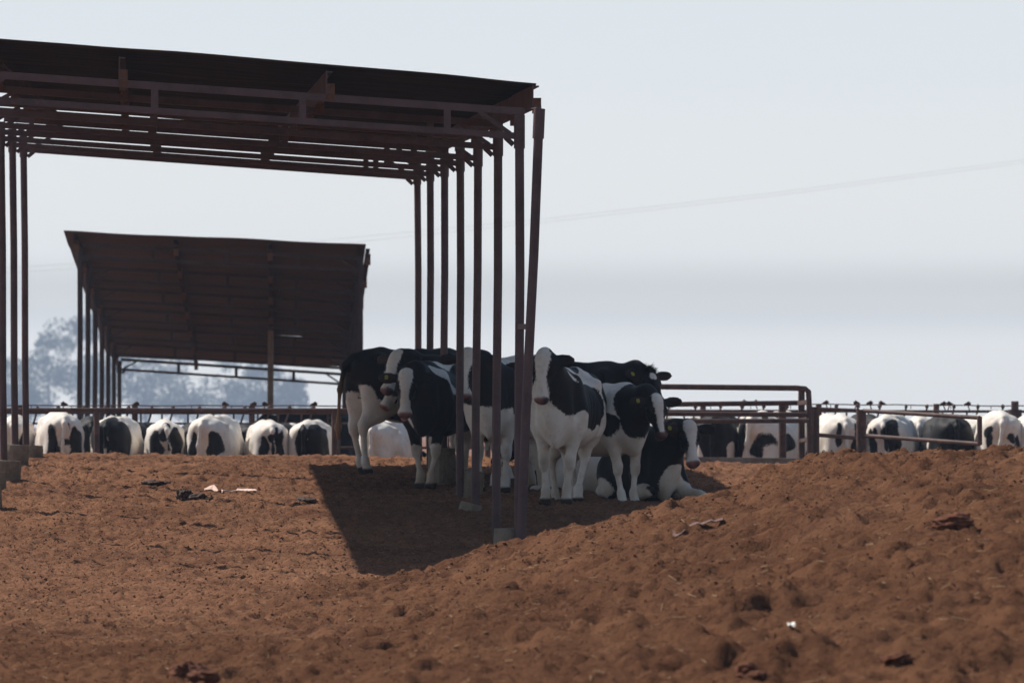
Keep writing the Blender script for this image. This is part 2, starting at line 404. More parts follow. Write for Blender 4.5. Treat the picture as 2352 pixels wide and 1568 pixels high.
def ground_z(X, Y, fine=True, mask=False):
    X = np.asarray(X, float); Y = np.asarray(Y, float)
    near = np.exp(-((Y-60)/40)**2)
    base = profile(Y)-.012*np.clip(X+2., -12, 12)*near-.03*np.clip(X-1.2, 0, 1.5)*np.exp(-((Y-77)/5)**2)
    cr = np.interp(X, CRX, CRZ) + .035*vnoise(X*1.3, X*0+3.1, 5)+.018*vnoise(X*3.7, X*0+1.7, 6)
    yc = 49.5-.25*np.clip(X, 0, 8)
    zc = cr-.03
    t = Y-yc
    up = np.clip((t+24)/24, 0, 1); nearside = -1.62+(zc+1.62)*np.sin(up*math.pi/2)**1.15
    farside = zc-.30*np.clip(t, 0, 30)**1.12
    m = np.where(t < 0, nearside, farside)
    m = np.where((X > -3.9) & (X < 40), m, -9)
    k = .10; h = np.maximum(k-np.abs(base-m), 0)/k
    z = np.maximum(base, m)+h*h*k*.25
    w = np.exp(-np.maximum(0, np.abs(X)-9)/3)*np.exp(-np.maximum(0, Y-84)/3)
    mound = np.clip((m-base)/.25+.35, 0, 1)
    if mask: return np.clip(np.maximum(mound, (46-Y)/9)+.35*vnoise(X*.8, Y*.5, 41)+.2*vnoise(X*2.6, Y*1.6, 42), 0, 1)
    if fine:
        z = z+w*(.030*vnoise(X*.7, Y*.7, 1)*(.5+1.0*mound)+(.016+.020*mound)*vnoise(X*1.9, Y*1.7, 2)+(.010+.012*mound)*vnoise(X*4.3, Y*3.6, 3))
        wx = X+.12*vnoise(X*2.1, Y*2.3, 21)+.03*vnoise(X*9, Y*9, 22); wy = Y+.16*vnoise(X*2.4, Y*1.9, 23)+.04*vnoise(X*8, Y*8, 24)
        z = z+w*((.022+.040*mound)*(np.abs(vnoise(wx*3.1, wy*2.3, 25))-.3)+(.034+.016*mound)*(np.abs(vnoise(wx*7.7, wy*5.6, 26))-.3)+.060*mound*vnoise(wx*1.25, wy*1.0, 28)+.028*(np.abs(vnoise(wx*15, wy*10.5, 27))-.3))
        X = wx; Y = wy
        p = vnoise(X*5.2, Y*4.4, 8); p2 = vnoise(X*11, Y*9, 9); p3 = vnoise(X*2.6, Y*2.2, 10)
        z = z-w*(.032+.034*mound)*np.clip(p-.18, 0, 1)-w*.034*np.clip(p2-.15, 0, 1)+w*.022*np.clip(-p2-.3, 0, 1)-w*(.035*mound+.015)*np.clip(p3-.40, 0, 1)
        z = z+w*.014*vnoise(X*23, Y*16, 11)
    return z+CAMZ
def gz(x, y): return float(ground_z(np.array([x]), np.array([y]))[0])
def axis(lo, hi, step, far, n):
    inner = np.arange(lo, hi+step*.5, step)
    g = np.geomspace(step, far, n)
    return inner, g
gx = np.concatenate([-8.4-np.geomspace(.05, 1490, 34)[::-1], np.arange(-8.4, 8.41, .03), 8.4+np.geomspace(.05, 1490, 34)])
gy = np.concatenate([23.9-np.geomspace(.1, 220, 18)[::-1], np.arange(24, 84.01, .055), 84+np.geomspace(.07, 2850, 47)])
GX, GY = np.meshgrid(gx, gy, indexing='ij')
GZ = ground_z(GX.ravel(), GY.ravel())
nx, ny = GX.shape
idx = np.arange(nx*ny).reshape(nx, ny)
FQ = np.stack([idx[:-1, :-1], idx[1:, :-1], idx[1:, 1:], idx[:-1, 1:]], -1).reshape(-1, 4)
g = link('ground', np_mesh('ground', np.stack([GX.ravel(), GY.ravel(), GZ], 1), FQ), M['soil'])
a = g.data.attributes.new('dark_tint', 'FLOAT', 'POINT'); a.data.foreach_set('value', ground_z(GX.ravel(), GY.ravel(), mask=True).astype(np.float32))
tag(g, 'reddish brown trampled dirt and manure of the cattle pen, heaped into a mound', kind='structure')
del GX, GY, GZ, FQ

def lump(seed, r, sx, sy, sz, rough=.35, n=3, freq=2.2):
    bm = bmesh.new(); bmesh.ops.create_icosphere(bm, subdivisions=n, radius=1)
    V = np.array([v.co[:] for v in bm.verts]); Fs = np.array([[v.index for v in f.verts] for f in bm.faces]); bm.free()
    d = 1+rough*wob(V, freq, seed)+rough*.6*wob(V, freq*2.7, seed+1)+rough*.35*wob(V, freq*6, seed+2)
    V = V*d[:, None]*np.array([sx, sy, sz])*r
    return V, Fs
def crumbs():
    rs = np.random.RandomState(4); n = 150000
    d = 26+50*rs.rand(n)**.8; X = (rs.rand(n)*2-1)*.19*d; Y = d
    s = (.004+.009*rs.rand(n)**2.2)*np.clip(.55+(d-28)/45, .55, 1)
    big = (rs.rand(n) < .007) & (d > 46); s[big] *= 2.2
    Z = ground_z(X, Y)+s*.25
    V0 = np.array([[1, 0, 0], [-1, 0, 0], [0, 1, 0], [0, -1, 0], [0, 0, 1], [0, 0, -1.]])
    F0 = np.array([[0, 2, 4], [2, 1, 4], [1, 3, 4], [3, 0, 4], [2, 0, 5], [1, 2, 5], [3, 1, 5], [0, 3, 5]])
    V = V0[None]*(.55+.75*rs.rand(n, 6, 1))*s[:, None, None]*(1+.8*rs.rand(n, 1, 3)*np.array([1, 1, .1]))
    a = rs.rand(n)*6.28; c, s_ = np.cos(a), np.sin(a)
    V = np.stack([V[..., 0]*c[:, None]-V[..., 1]*s_[:, None], V[..., 0]*s_[:, None]+V[..., 1]*c[:, None], V[..., 2]], -1)
    V = V+np.stack([X, Y, Z], -1)[:, None]
    Fs = F0[None]+6*np.arange(n)[:, None, None]
    o = link('dirt_crumbs', np_mesh('dirt_crumbs', V.reshape(-1, 3), Fs.reshape(-1, 3), False), M['crumb'])
    tag(o, 'loose crumbs of dry dirt scattered over the pen', 'dirt', kind='stuff')
crumbs()
def straw():
    rs = np.random.RandomState(9); n = 11000
    d = 27+52*rs.rand(n)**.85; X = (rs.rand(n)*2-1)*.19*d; Y = d; Z = ground_z(X, Y)+.004
    a = rs.rand(n)*6.28; t = rs.normal(size=n)*.25; ln = .012+.035*rs.rand(n)**1.6; wd = .0016+.0016*rs.rand(n)
    dx, dy, dz = np.cos(a)*ln, np.sin(a)*ln, t*ln; nx_, ny_ = -np.sin(a)*wd, np.cos(a)*wd
    P = np.stack([X, Y, Z], -1); D = np.stack([dx, dy, dz], -1); N_ = np.stack([nx_, ny_, 0*nx_], -1); U_ = np.array([0, 0, 1])*wd[:, None]*1.6
    V = np.stack([P-D-N_, P-D+N_, P-D+U_, P+D-N_, P+D+N_, P+D+U_], 1)
    F0 = np.array([[0, 1, 4], [0, 4, 3], [1, 2, 5], [1, 5, 4], [2, 0, 3], [2, 3, 5]])
    o = link('straw_bits', np_mesh('straw_bits', V.reshape(-1, 3), (F0[None]+6*np.arange(n)[:, None, None]).reshape(-1, 3), False), M['straw'])
    tag(o, 'short pale bits of straw strewn over the dirt', 'straw', kind='stuff')
straw()
def on_ground(x, y):                          # where the line of sight of a photo pixel meets the ground
    ds = np.arange(27, 84, .04)
    Z = ground_z((x-CX)/F*ds, ds)
    hit = np.nonzero(CAMZ+(HY-y)/F*ds < Z)[0]
    d = ds[hit[0]] if len(hit) else 80.
    return (x-CX)/F*d, d, gz((x-CX)/F*d, d)
def heap(name, pieces, mt, label, cat, group=None):
    x0, y0, z0 = on_ground(*pieces[0][:2]); root = None
    for i, (x, y, w, h, seed) in enumerate(pieces):
        X, Y, Z = on_ground(x, y); s = Y/F
        v, f = lump(seed, 1, w*s*.5, w*s*.5, h*s*.66, .34, 5, 2.6)
        v = v+(wob(v/s/w*2, 11, seed+5)*w*s*.030)[:, None]*np.array([1, 1, .8])
        o = link(name if i == 0 else 'lump', np_mesh(name, v, f), mt)
        o.location = (X, Y+w*s*.3, Z+h*s*.10)
        if root is None: root = tag(o, label, cat, group)
        else: o.parent = root; o.location = o.location-root.location
    return root
heap('dirt_clod', [(2190, 1214, 88, 34, 3)], M['clod'], 'large reddish lump of dried manure high on the right of the mound', 'clod')
heap('dirt_clod', [(1712, 1550, 60, 30, 7), (1742, 1556, 50, 18, 9)], M['clod'], 'reddish crumbling clod at the bottom edge, right of the middle', 'clod')
heap('dirt_clod', [(425, 1556, 90, 46, 12), (470, 1560, 60, 26, 13)], M['clod'], 'biggest reddish clod, at the bottom edge on the left', 'clod')
heap('dirt_clod', [(2060, 1520, 70, 18, 22)], M['clod'], 'low flat reddish clod near the bottom right corner', 'clod')
heap('dirt_clod', [(420, 1144, 32, 24, 15), (455, 1146, 40, 12, 16), (482, 1147, 16, 8, 17)], M['dung'], 'dark peaked heap of broken clods left of the pale rag', 'clod')
heap('dirt_clod', [(350, 1110, 60, 8, 18), (372, 1111, 34, 9, 19)], M['dung'], 'low dark ridge of clods farthest back on the sunlit dirt', 'clod')
heap('dung_pat', [(703, 1153, 46, 15, 20)], M['dung'], 'dark rounded dung pat at the left edge of the roof shadow', 'dung')
def strip(name, pix, wid, mt, label, cat, lift=.012):
    pts = [on_ground(*p) for p in pix]; V = []; Fs = []; rs = random.Random(len(pix))
    c = [Vector(p) for p in pts]
    # resample
    P = []; n = 26
    for i in range(len(c)-1):
        for k in range(n): P.append(c[i].lerp(c[i+1], k/n))
    P.append(c[-1]); m = len(P); nw = 5; o0 = P[0]
    for lay in (0, 1):
        for i, p in enumerate(P):
            w = wid*(.35+1.0*math.exp(-((i/m-.18)/.16)**2)+.25*math.sin(math.pi*i/m))*(1+.12*math.sin(i*.2))
            for k in range(nw):
                u = (k/(nw-1)-.5)*2
                X = p.x; Y = p.y+u*w
                zz = float(ground_z(np.full(25, X)+np.tile([-.2, -.1, 0, .1, .2], 5), np.full(25, Y)+np.repeat([-.2, -.1, 0, .1, .2], 5)).mean())+.022
                V.append((X-o0.x, Y-o0.y, zz-o0.z+lift*(1+.5*math.sin(i*.1+k*1.3)+.8*(1-u*u))-(.006 if lay else 0)))
    for lay in (0, 1):
        b = lay*m*nw
        for i in range(m-1):
            for k in range(nw-1):
                q = (b+i*nw+k, b+i*nw+k+1, b+(i+1)*nw+k+1, b+(i+1)*nw+k); Fs.append(q if lay else q[::-1])
    me = bpy.data.meshes.new(name); me.from_pydata(V, [], Fs); me.polygons.foreach_set('use_smooth', [True]*len(Fs))
    o = link(name, me, mt); o.location = o0
    return tag(o, label, cat)
strip('rag_strip', [(470, 1127), (490, 1125), (512, 1128), (545, 1129), (570, 1131), (590, 1132)], .16, M['rag'], 'long pale pinkish rag lying on the sunlit dirt', 'rag', .010)
strip('plastic_film', [(1545, 1226), (1560, 1212), (1590, 1206), (1620, 1202), (1660, 1200)], .09, M['film'], 'crumpled dusty plastic film pressed into the mound', 'plastic sheet', .006)
strip('feather_scrap', [(1808, 1440), (1816, 1446), (1826, 1453)], .02, M['scrap'], 'small bright white feather lying on the mound', 'feather', .012)
# ================================================================ shade sheds
def corrugated(name, A, U, Vv, lu, lv, pitch, amp, parent, sag, seed, hole=None, mt='roof', taper=(0, 0)):
    # A = corner, U = across (direction of the ridges), Vv = along the shed, thickness given by a second skin
    nv = int(lv/pitch*4); nu = 26
    rs = np.random.RandomState(seed)
    N_ = np.array(Vector(U).cross(Vector(Vv)).normalized()); N_ = N_ if N_[2] > 0 else -N_
    su = np.linspace(0, lu, nu); sv = np.linspace(0, lv, nv+1)
    SU, SV = np.meshgrid(su, sv, indexing='ij')
    sheet = np.floor(SV/.76); off = rs.uniform(-1, 1, 200)
    Z = amp*np.sin(SV/pitch*2*math.pi)+sag*vnoise(SU*.9, SV*.55, seed)+.004*off[sheet.astype(int) % 200]
    edge = .035*vnoise(SU*.8, SU*0+.5, seed+3)*np.exp(-SV/.25)
    SU0 = SU; SU = SU*(1-(taper[0]+(taper[1]-taper[0])*SV/lv)/lu)
    P = np.array(A)+SU[..., None]*np.array(U)+(SV+edge)[..., None]*np.array(Vv)+Z[..., None]*N_
    P2 = P-N_*.006
    V = np.concatenate([P.reshape(-1, 3), P2.reshape(-1, 3)]); n1 = nu*(nv+1)
    id_ = np.arange(n1).reshape(nu, nv+1)
    Q = np.stack([id_[:-1, :-1], id_[1:, :-1], id_[1:, 1:], id_[:-1, 1:]], -1)
    if hole:
        keep = ~((SU0[:-1, :-1] > hole[0]) & (SU0[1:, 1:] < hole[1]) & (SV[:-1, :-1] > hole[2]) & (SV[:-1, :-1] < hole[3])); Q = Q[keep]
    Q = Q.reshape(-1, 4)
    rim = np.concatenate([id_[0, :], id_[1:, -1], id_[-1, ::-1][1:], id_[::-1, 0][1:]])
    rq = np.stack([rim[:-1], rim[1:], rim[1:]+n1, rim[:-1]+n1], 1)
    Fs = np.concatenate([Q, Q[:, ::-1]+n1, rq])
    me = np_mesh(name, V, Fs); return link(name, me, M[mt], parent)
def footing(name, c, r, h, seed, parent, tilt=(0, 0)):
    n = 22; V = []; Fs = []; rs = np.random.RandomState(seed); lv = 9
    for j in range(lv):
        t = j/(lv-1)
        for k in range(n):
            a = 6.2832*k/n; q = np.array([[math.cos(a)*1.3, math.sin(a)*1.3, t*2.5]])
            rr = r*(1+.10*wob(q, 2.2, seed)[0]+.05*wob(q, 6, seed+1)[0])*(1.04-.06*t if j < lv-1 else .93)
            V.append((math.cos(a)*rr, math.sin(a)*rr, -.35+(h+.35)*t*(1 if j < lv-1 else 1.0)))
    V.append((0, 0, h+.004)); top = len(V)-1
    for j in range(lv-1):
        for k in range(n): Fs.append((j*n+k, j*n+(k+1) % n, (j+1)*n+(k+1) % n, (j+1)*n+k))
    for k in range(n): Fs.append(((lv-1)*n+k, (lv-1)*n+(k+1) % n, top))
    me = bpy.data.meshes.new(name); me.from_pydata(V, [], Fs); me.polygons.foreach_set('use_smooth', [False]*len(Fs))
    o = link(name, me, M['concrete']); o.location = c; o.rotation_euler = (tilt[0], tilt[1], 0)
    if parent: o.parent = parent; o.matrix_parent_inverse = parent_world(parent).inverted()
    return o
def post(parent, top, bot, r, cap_len, name='post'):
    top, bot = Vector(top), Vector(bot); d = (bot-top).normalized()
    m = MB(); m.tube([top+d*.02, top.lerp(bot, .33)+Vector((.006, 0, 0)), top.lerp(bot, .66)-Vector((.005, 0, 0)), bot], r, 14)
    p = m.build(name, M['steel'], parent)
    c = MB(); c.tube([top, top+d*cap_len], r*1.22, 14); c.build('sleeve', M['steel'], p)
    return p
def truss(parent, a, b, gap, w, nvert, fr=None):
    a, b = Vector(a), Vector(b); g = Vector((0, 0, gap)); m = MB()   # a, b: ends of the lower chord; upper chord gap above
    m.bar(a, b, w, w*.86); m.bar(a+g+(b-a).normalized()*-.09, b+g, w, w)
    fr = fr or [(i+1)/(nvert+1) for i in range(nvert)]
    for t in fr:
        p = a.lerp(b, t); m.bar(p+Vector((0, 0, w*.43)), p+g-Vector((0, 0, w*.5)), w*.98, w*.9, up=(0, 1, 0))
    L_ = (b-a).length
    for p, q in ((a, b), (b, a)):
        d = (q-p).normalized(); m.bar(p+d*.05+Vector((0, 0, .02)), p+d*.36+g-Vector((0, 0, .03)), w*.8, w*.55)
        # gusset under the chord at the post
        m.bar(p+d*.02-Vector((0, 0, .09)), p+d*.10-Vector((0, 0, .02)), .02, .05)
    return m.build('truss', M['steel'], parent)
def purlin(parent, a, b, w, h):
    m = MB(); a, b = Vector(a), Vector(b); hz = Vector((0, 0, h/2-.012)); wx = Vector((w/2, 0, 0))
    m.bar(a, b, .012, h); m.bar(a+hz+wx, b+hz+wx, w, .014); m.bar(a-hz+wx, b-hz+wx, w, .014)
    return m.build('purlin', M['steel'], parent)

# near shed: measured on the photograph, post by post
PXR = [1193, 1144, 1098, 1057, 1021, 988, 958]; K = [895, 844, 797, 757, 721, 688, 657]
D1 = [56.1*895/k for k in K]
YB = [319, 344, 369, 381, 394, 405, 413]           # underside of each truss at the right-hand posts
PXL = [None, None, None, -18, 7, 33, 58]
s1 = empty('shade_shed', (at(1193, HY, D1[0]).x, D1[0], gz(.08, D1[0])))
tag(s1, 'nearer rust brown steel shade shed with cattle standing beneath its low tin roof', 'shade shed')
TR = []
for i, d in enumerate(D1):
    p = at(PXR[i], YB[i], d); W = 5.45 if PXL[i] is None else (PXR[i]-PXL[i])/px(d)
    q = Vector((p.x-W, d-.067*W, p.z+.355))
    TR.append((p, q, W))
    c = .03
    truss(s1, p+Vector((-.04, 0, c)), q+Vector((.04, 0, c)), .245, .072, 3, [.125, .39, .66])
    topR = p+Vector((0, 0, c+.245-.04)); topL = q+Vector((0, 0, c+.245-.04))
    lean = (.0, -.02, -.03, .0, -.01, .0, .03)[i]
    bR = Vector((p.x+lean, d, gz(p.x, d)-.35)); bL = Vector((q.x+.05, q.y, gz(q.x+.05, q.y)-.35))
    pr = post(s1, topR, bR, .045, .33 if i == 0 else .30); pl = post(s1, topL, bL, .045, .30)
    if i in (0, 2, 3, 4):
        off, r, h, tl = {0: ((-.13, .10), .125, CAMZ-1.043-gz(-.05, 56.2), (0, 0)), 2: ((-.10, .05), .13, .12, (0, .25)), 3: ((.10, .12), .15, .33, (.05, .14)), 4: ((-.04, .0), .17, .44, (0, .02))}[i]
        footing('footing', (p.x+off[0], d+off[1], gz(p.x+off[0], d+off[1])), r, h, 10+i, pr, tl)
    if i >= 0:
        r, h = {0: (.16, .2), 1: (.17, .18), 2: (.16, .24), 3: (.14, .22), 4: (.20, .22), 5: (.165, .27), 6: (.15, .16)}[i]
        footing('footing', (bL.x+(.07 if i == 6 else 0), bL.y, gz(bL.x, bL.y)), r, h, 20+i, pl, (0, .04))
# leaning pipe tied to the front corner
lt = at(1239, 250, 55.6); lb = at(1196, 1262, 55.4)
lp = post(s1, lt, lb, .047, .29)
lp['label'] = 'leaning front pipe tied to the corner post'
m = MB(); a = at(1193, 750, 56.1); b = at(1216, 750, 55.5); m.bar(a, b, .05, .055); m.build('bracket', M['steel'], lp)
m = MB(); m.bar(at(1222, 250, 55.9), at(1238, 247, 55.6), .05, .012); m.bar(at(1236, 249, 55.6), at(1243, 244, 55.6), .03, .012); m.build('tie_plate', M['steel'], lp)
e0 = (TR[0][0]-TR[6][0]); 
off = Vector((0, 0, .03+.245+.036))
for t in (-.13, 1.90, 3.93, 5.30):
    tt = lambda i: t-(.48*i/6 if t > 5 else 0)
    pts = []
    for i in (0, 6):
        p, q, W = TR[i]; f = tt(i)/W; pts.append(p.lerp(q, f)+off+Vector((0, 0, .115)))
    d = (pts[1]-pts[0]).normalized()
    pu = purlin(s1, pts[0]-d*.06, pts[1]+d*.22, .06, .225)
    for i in range(7):
        p, q, W = TR[i]; c = p.lerp(q, tt(i)/W)+off
        m = MB(); m.bar(c+Vector((.04, -.05, -.055)), c+Vector((.04, -.05, .10)), .09, .012, up=(0, 1, 0)); m.build('clip', M['rust'], pu)
# cross bearers lying on the purlins under the sheets
p, q, W = TR[0]; p6, q6, W6 = TR[6]
rr = off+Vector((0, 0, .245))
A0 = p.lerp(q, -.16/W)+rr; A1 = q+rr+Vector((0, 0, .085)); A6 = p6.lerp(q6, -.16/W6)+rr; B6 = q6.lerp(p6, .0)+rr
U = (A1-A0).normalized(); Vd = (A6-A0).normalized()
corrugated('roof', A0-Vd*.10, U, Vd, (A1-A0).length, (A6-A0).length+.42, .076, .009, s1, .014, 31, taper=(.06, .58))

K_steel = M['steel']; M['steel'] = M['steel2']
# far shed
D2 = [106+4.35*i for i in range(7)]
s2 = empty('shade_shed', (at(600, HY, 106).x, 106, gz(-5, 106)))
tag(s2, 'farther shade shed beyond the fence, its dark roof sloping steeply down to the back', 'shade shed')
T2 = []
for i, d in enumerate(D2):
    t = i/6; p = Vector((-2.83*(1-t)-3.90*t, d, CAMZ+2.80*(1-t)+.86*t)); q = Vector((-8.03*(1-t)-9.10*t, d-.3, CAMZ+3.04*(1-t)+1.20*t))
    T2.append((p, q)); c = .03
    truss(s2, p+Vector((-.04, 0, c)), q+Vector((.04, 0, c)), .23, .066, 3, [.22, .48, .74])
    for e, dx in ((p, .0), (q, .0)):
        post(s2, e+Vector((0, 0, .23)), Vector((e.x+dx, e.y, gz(e.x, e.y)-.3)), .05, .28)
off2 = Vector((0, 0, .03+.23+.033))
for t in (-.11, 1.71, 3.46, 5.30):
    a = T2[0][0].lerp(T2[0][1], t/5.2)+off2+Vector((0, 0, .055)); b = T2[6][0].lerp(T2[6][1], t/5.2)+off2+Vector((0, 0, .055)); d = (b-a).normalized()
    pu = purlin(s2, a-d*.15, b+d*.2, .07, .17)
    for i in range(7):
        c = T2[i][0].lerp(T2[i][1], t/5.2)+off2
        m = MB(); m.bar(c+Vector((.04, -.05, -.16)), c+Vector((.04, -.05, .05)), .09, .012, up=(0, 1, 0)); m.build('clip', M['rust'], pu)
rr = off2+Vector((0, 0, .23))
p, q = T2[0]; p6, q6 = T2[6]; U = (q-p).normalized()
A0 = p-U*.10+rr-Vector((0, 0, .06)); Vd = (p6-p).normalized()
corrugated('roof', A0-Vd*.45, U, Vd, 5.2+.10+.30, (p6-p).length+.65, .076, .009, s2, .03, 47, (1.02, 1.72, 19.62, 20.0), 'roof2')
m = MB(); h0 = A0-Vd*1.0; nn = np.array(U.cross(Vd).normalized()); nn = Vector(nn if nn[2] > 0 else -nn)
pts = [h0+U*u_+Vd*v_-nn*.016 for u_, v_ in ((.95, 20.65), (1.1, 20.15), (1.5, 20.02), (1.80, 19.95), (1.80, 20.6), (1.45, 20.75), (1.2, 20.85), (.95, 20.86))]
m.add(pts, [tuple(range(8))]); m.build('translucent_patch', M['skylight'], s2)
m = MB(); a = at(622, 752, 121); m.tube([a, Vector((a.x-.02, 121, gz(a.x, 121)-.3))], [.062, .07], 12)
o = m.build('timber_pole', M['wood'], None, (a.x, 121, gz(a.x, 121))); tag(o, 'grey timber pole rising behind the cattle to the roof of the farther shed', 'pole')

M['steel'] = K_steel
# ================================================================ fences, gates, kerb
def pole(parent, x, ytop, d, r, name='post', mt='fsteel', down=None):
    a = at(x, ytop, d); b = Vector((a.x, d, gz(a.x, d)-.3 if down is None else down)); m = MB(); m.tube([a, b], r, 10); return m.build(name, M[mt], parent)
def rail(parent, pts, r, name='rail', mt='fsteel', n=10):
    m = MB(); m.tube([at(*p) for p in pts], r, n); return m.build(name, M[mt], parent)
f1 = empty('pipe_fence', (at(400, HY, 83.5).x, 83.5, gz(-4, 83.5)))
tag(f1, 'long pipe fence with one round top rail behind the dirt pen on the left', 'fence')
rail(f1, [(-120, 942, 83.5), (222, 941, 83.5), (500, 942, 83.5), (766, 942, 83.5), (900, 942, 83.5), (1180, 943, 83.5), (1500, 946, 83.5)], .033)
for x in (-90, 222, 768, 1120, 1480): pole(f1, x, 938, 83.5, .042)
rail(f1, [(779, 948, 83.8), (779, 1060, 83.8)], .018, 'chain')
def headlocks(x0, x1, d, ytop, ylow, label, seed):
    rt = empty('headlock_fence', (at((x0+x1)/2, HY, d).x, d, gz(at((x0+x1)/2, HY, d).x, d)))
    tag(rt, label, 'fence'); rs = random.Random(seed)
    rail(rt, [(x0, ytop, d), ((x0+x1)/2, ytop+1, d), (x1, ytop+2, d)], .024)
    rail(rt, [(x0, ylow, d), (x1, ylow+1, d)], .018); rail(rt, [(x0, ylow+55, d), (x1, ylow+56, d)], .022)
    x = x0+10; k = 0
    while x < x1:
        m = MB(); m.bar(at(x, ytop, d), at(x, ylow+56, d), .03, .03); m.build('bar', M['fsteel'], rt)
        m = MB(); m.bar(at(x+26, ytop-6, d-.05), at(x+26-rs.uniform(12, 26), ylow+40, d-.05), .035, .03); m.build('swing_bar', M['fsteel'], rt)
        v, fq = lump(seed+k, 1, .032, .03, .038, .3, 2); c = at(x+26, ytop-10, d-.05)
        o = link('latch', np_mesh('latch', v, fq), M['fsteel']); o.location = c; o.parent = rt; o.matrix_parent_inverse = parent_world(rt).inverted()
        if k % 5 == 2: pole(rt, x-14, ytop-16, d+.1, .05)
        x += rs.uniform(46, 62); k += 1
    return rt
headlocks(-60, 1200, 91.5, 947, 972, 'row of swinging headlock bars in front of the cattle on the left', 3)
headlocks(1500, 2460, 95, 943, 968, 'row of swinging headlock bars in front of the cattle on the right', 8)
def wire(x0, x1, d, y0, y1, clips, label):
    rt = empty('cable_line', tuple(at((x0+x1)/2, y0, d))); tag(rt, label, 'cable')
    n = 24; m = MB()
    m.tube([at(x0+(x1-x0)*i/n, y0+(y1-y0)*i/n+.8*math.sin(i*1.7), d) for i in range(n+1)], .011, 6); m.build('cable', M['fsteel'], rt)
    for k, cx in enumerate(clips):
        y = y0+(y1-y0)*(cx-x0)/(x1-x0); c = at(cx, y-3, d)
        m = MB(); s = 1 if k % 2 else -1
        m.bar(c+Vector((-.05*s, 0, -.015)), c+Vector((.035*s, 0, .035)), .04, .04); m.bar(c+Vector((.0, 0, .01)), c+Vector((.055*s, 0, .005)), .04, .05)
        m.bar(c+Vector((.0, 0, 0)), c+Vector((.04*s, 0, -.11)), .018, .018)
        m.build('clip', M['rust'], rt)
    for i in range(int((x1-x0)/90)):
        x = x0+40+i*92; m = MB(); m.bar(at(x, y0+(y1-y0)*(x-x0)/(x1-x0), d), at(x, y0+14, d), .012, .012); m.build('dropper', M['fsteel'], rt)
    return rt
wire(-60, 1200, 92.5, 931, 932, [148, 312, 518, 582, 610, 721, 838, 1010, 1030], 'rusty cable with small clips above the cattle on the left')
wire(1500, 2460, 96, 925, 933, [1712, 1734, 1842, 1896, 1968, 1997, 2026, 2166, 2182, 2222], 'rusty cable with small clips above the cattle on the right')
# tall loading frame at the right
fr = empty('pipe_pen', (at(1700, HY, 80.5).x, 80.5, gz(3.2, 80.5)))
tag(fr, 'tall pipe cattle pen frame with four rails and a square corner', 'pen frame')
m = MB(); m.tube([at(1180, 884, 80.5), at(1535, 888, 80.5), at(1830, 891, 80.5), at(1850, 893, 80.5), at(1857, 899, 80.5), at(1858, 920, 80.5), at(1860, 1075, 80.5)], .040, 12); m.build('frame_pipe', M['fsteel'], fr)
rail(fr, [(1200, 930, 81.5), (1560, 928, 81.5), (1836, 925, 81.5)], .038)
rail(fr, [(1200, 949, 80.5), (1550, 950, 80.5), (1858, 952, 80.5)], .036)
rail(fr, [(1200, 965, 80.2), (1600, 967, 80.2), (1858, 966, 80.2)], .034)
pole(fr, 1841, 886, 81.5, .048); pole(fr, 1797, 926, 82.2, .055); pole(fr, 1480, 886, 81.5, .045)
m = MB(); m.bar(at(1836, 926, 81.4), at(1858, 922, 80.6), .06, .06); m.bar(at(1836, 966, 81.4), at(1858, 962, 80.6), .06, .06); m.bar(at(1836, 1013, 81.4), at(1858, 1008, 80.6), .05, .05); m.build('bracket', M['fsteel'], fr)
m = MB(); m.bar(at(1560, 1060, 80.0), at(1893, 1064, 79.6), .22, .14); kb = m.build('kerb_beam', M['kerb'], None, at(1725, 1062, 79.8)); tag(kb, 'low grey concrete kerb at the foot of the pipe pen frame', 'kerb')
def gate(x0, x1, d0, d1, ys0, ys1, label, ends, r=.03):
    rt = empty('pipe_gate', tuple(at((x0+x1)/2, 1060, d0))); tag(rt, label, 'gate', 'pipe gates on the right')
    for a, b in zip(ys0, ys1): rail(rt, [(x0, a, d0), (x1, b, d1)], r)
    for (x, y0, y1, rr) in ends:
        t = (x-x0)/(x1-x0); d = d0+(d1-d0)*t; m = MB(); m.tube([at(x, y0, d), at(x, y1, d)], rr, 10); m.build('post', M['fsteel'], rt)
    return rt
gate(1872, 1972, 81, 82, (939, 998, 1052), (943, 1006, 1062), 'short sunlit pipe gate beside the tall pen frame', [(1874, 934, 1075, .05), (1866, 934, 1070, .02)])
gate(1984, 2250, 80, 78, (943, 1000), (959, 1019), 'longer dark pipe gate sloping down to the right behind the mound', [(1978, 940, 1075, .07), (2250, 957, 1021, .035)])
for (x, yt, lab) in ((2331, 921, 'stout rusty post standing by the white cow near the right edge'), (1250, 925, 'rusty post hidden behind the shaded herd')):
    if x > 2000:
        m = MB(); a = at(x, yt, 94); m.tube([a, Vector((a.x, 94, gz(a.x, 94)-.2))], .062, 12); c = at(x, 950, 93.95)
        m.tube([c+Vector((0, 0, .07)), c+Vector((0, 0, -.07))], .115, 12)
        o = m.build('fence_post', M['fsteel'], None, (a.x, 94, gz(a.x, 94))); tag(o, lab, 'post')
# ================================================================ power lines far away
for k, (ys, lab) in enumerate(((  [(-200, 628), (200, 604), (700, 556), (1250, 503), (1800, 440), (2352, 367), (2700, 318)], 'upper of two thin power cables crossing the pale sky'),
                              ([(-200, 640), (200, 615), (700, 568), (1250, 511), (1800, 447), (2352, 374), (2700, 326)], 'lower of two thin power cables crossing the pale sky'))):
    m = MB(); m.tube([at(x, y, 200) for x, y in ys], .0036, 6); o = m.build('power_cable', M['cable'], None, at(1250, ys[3][1], 200)); tag(o, lab, 'cable', 'power cables in the sky')

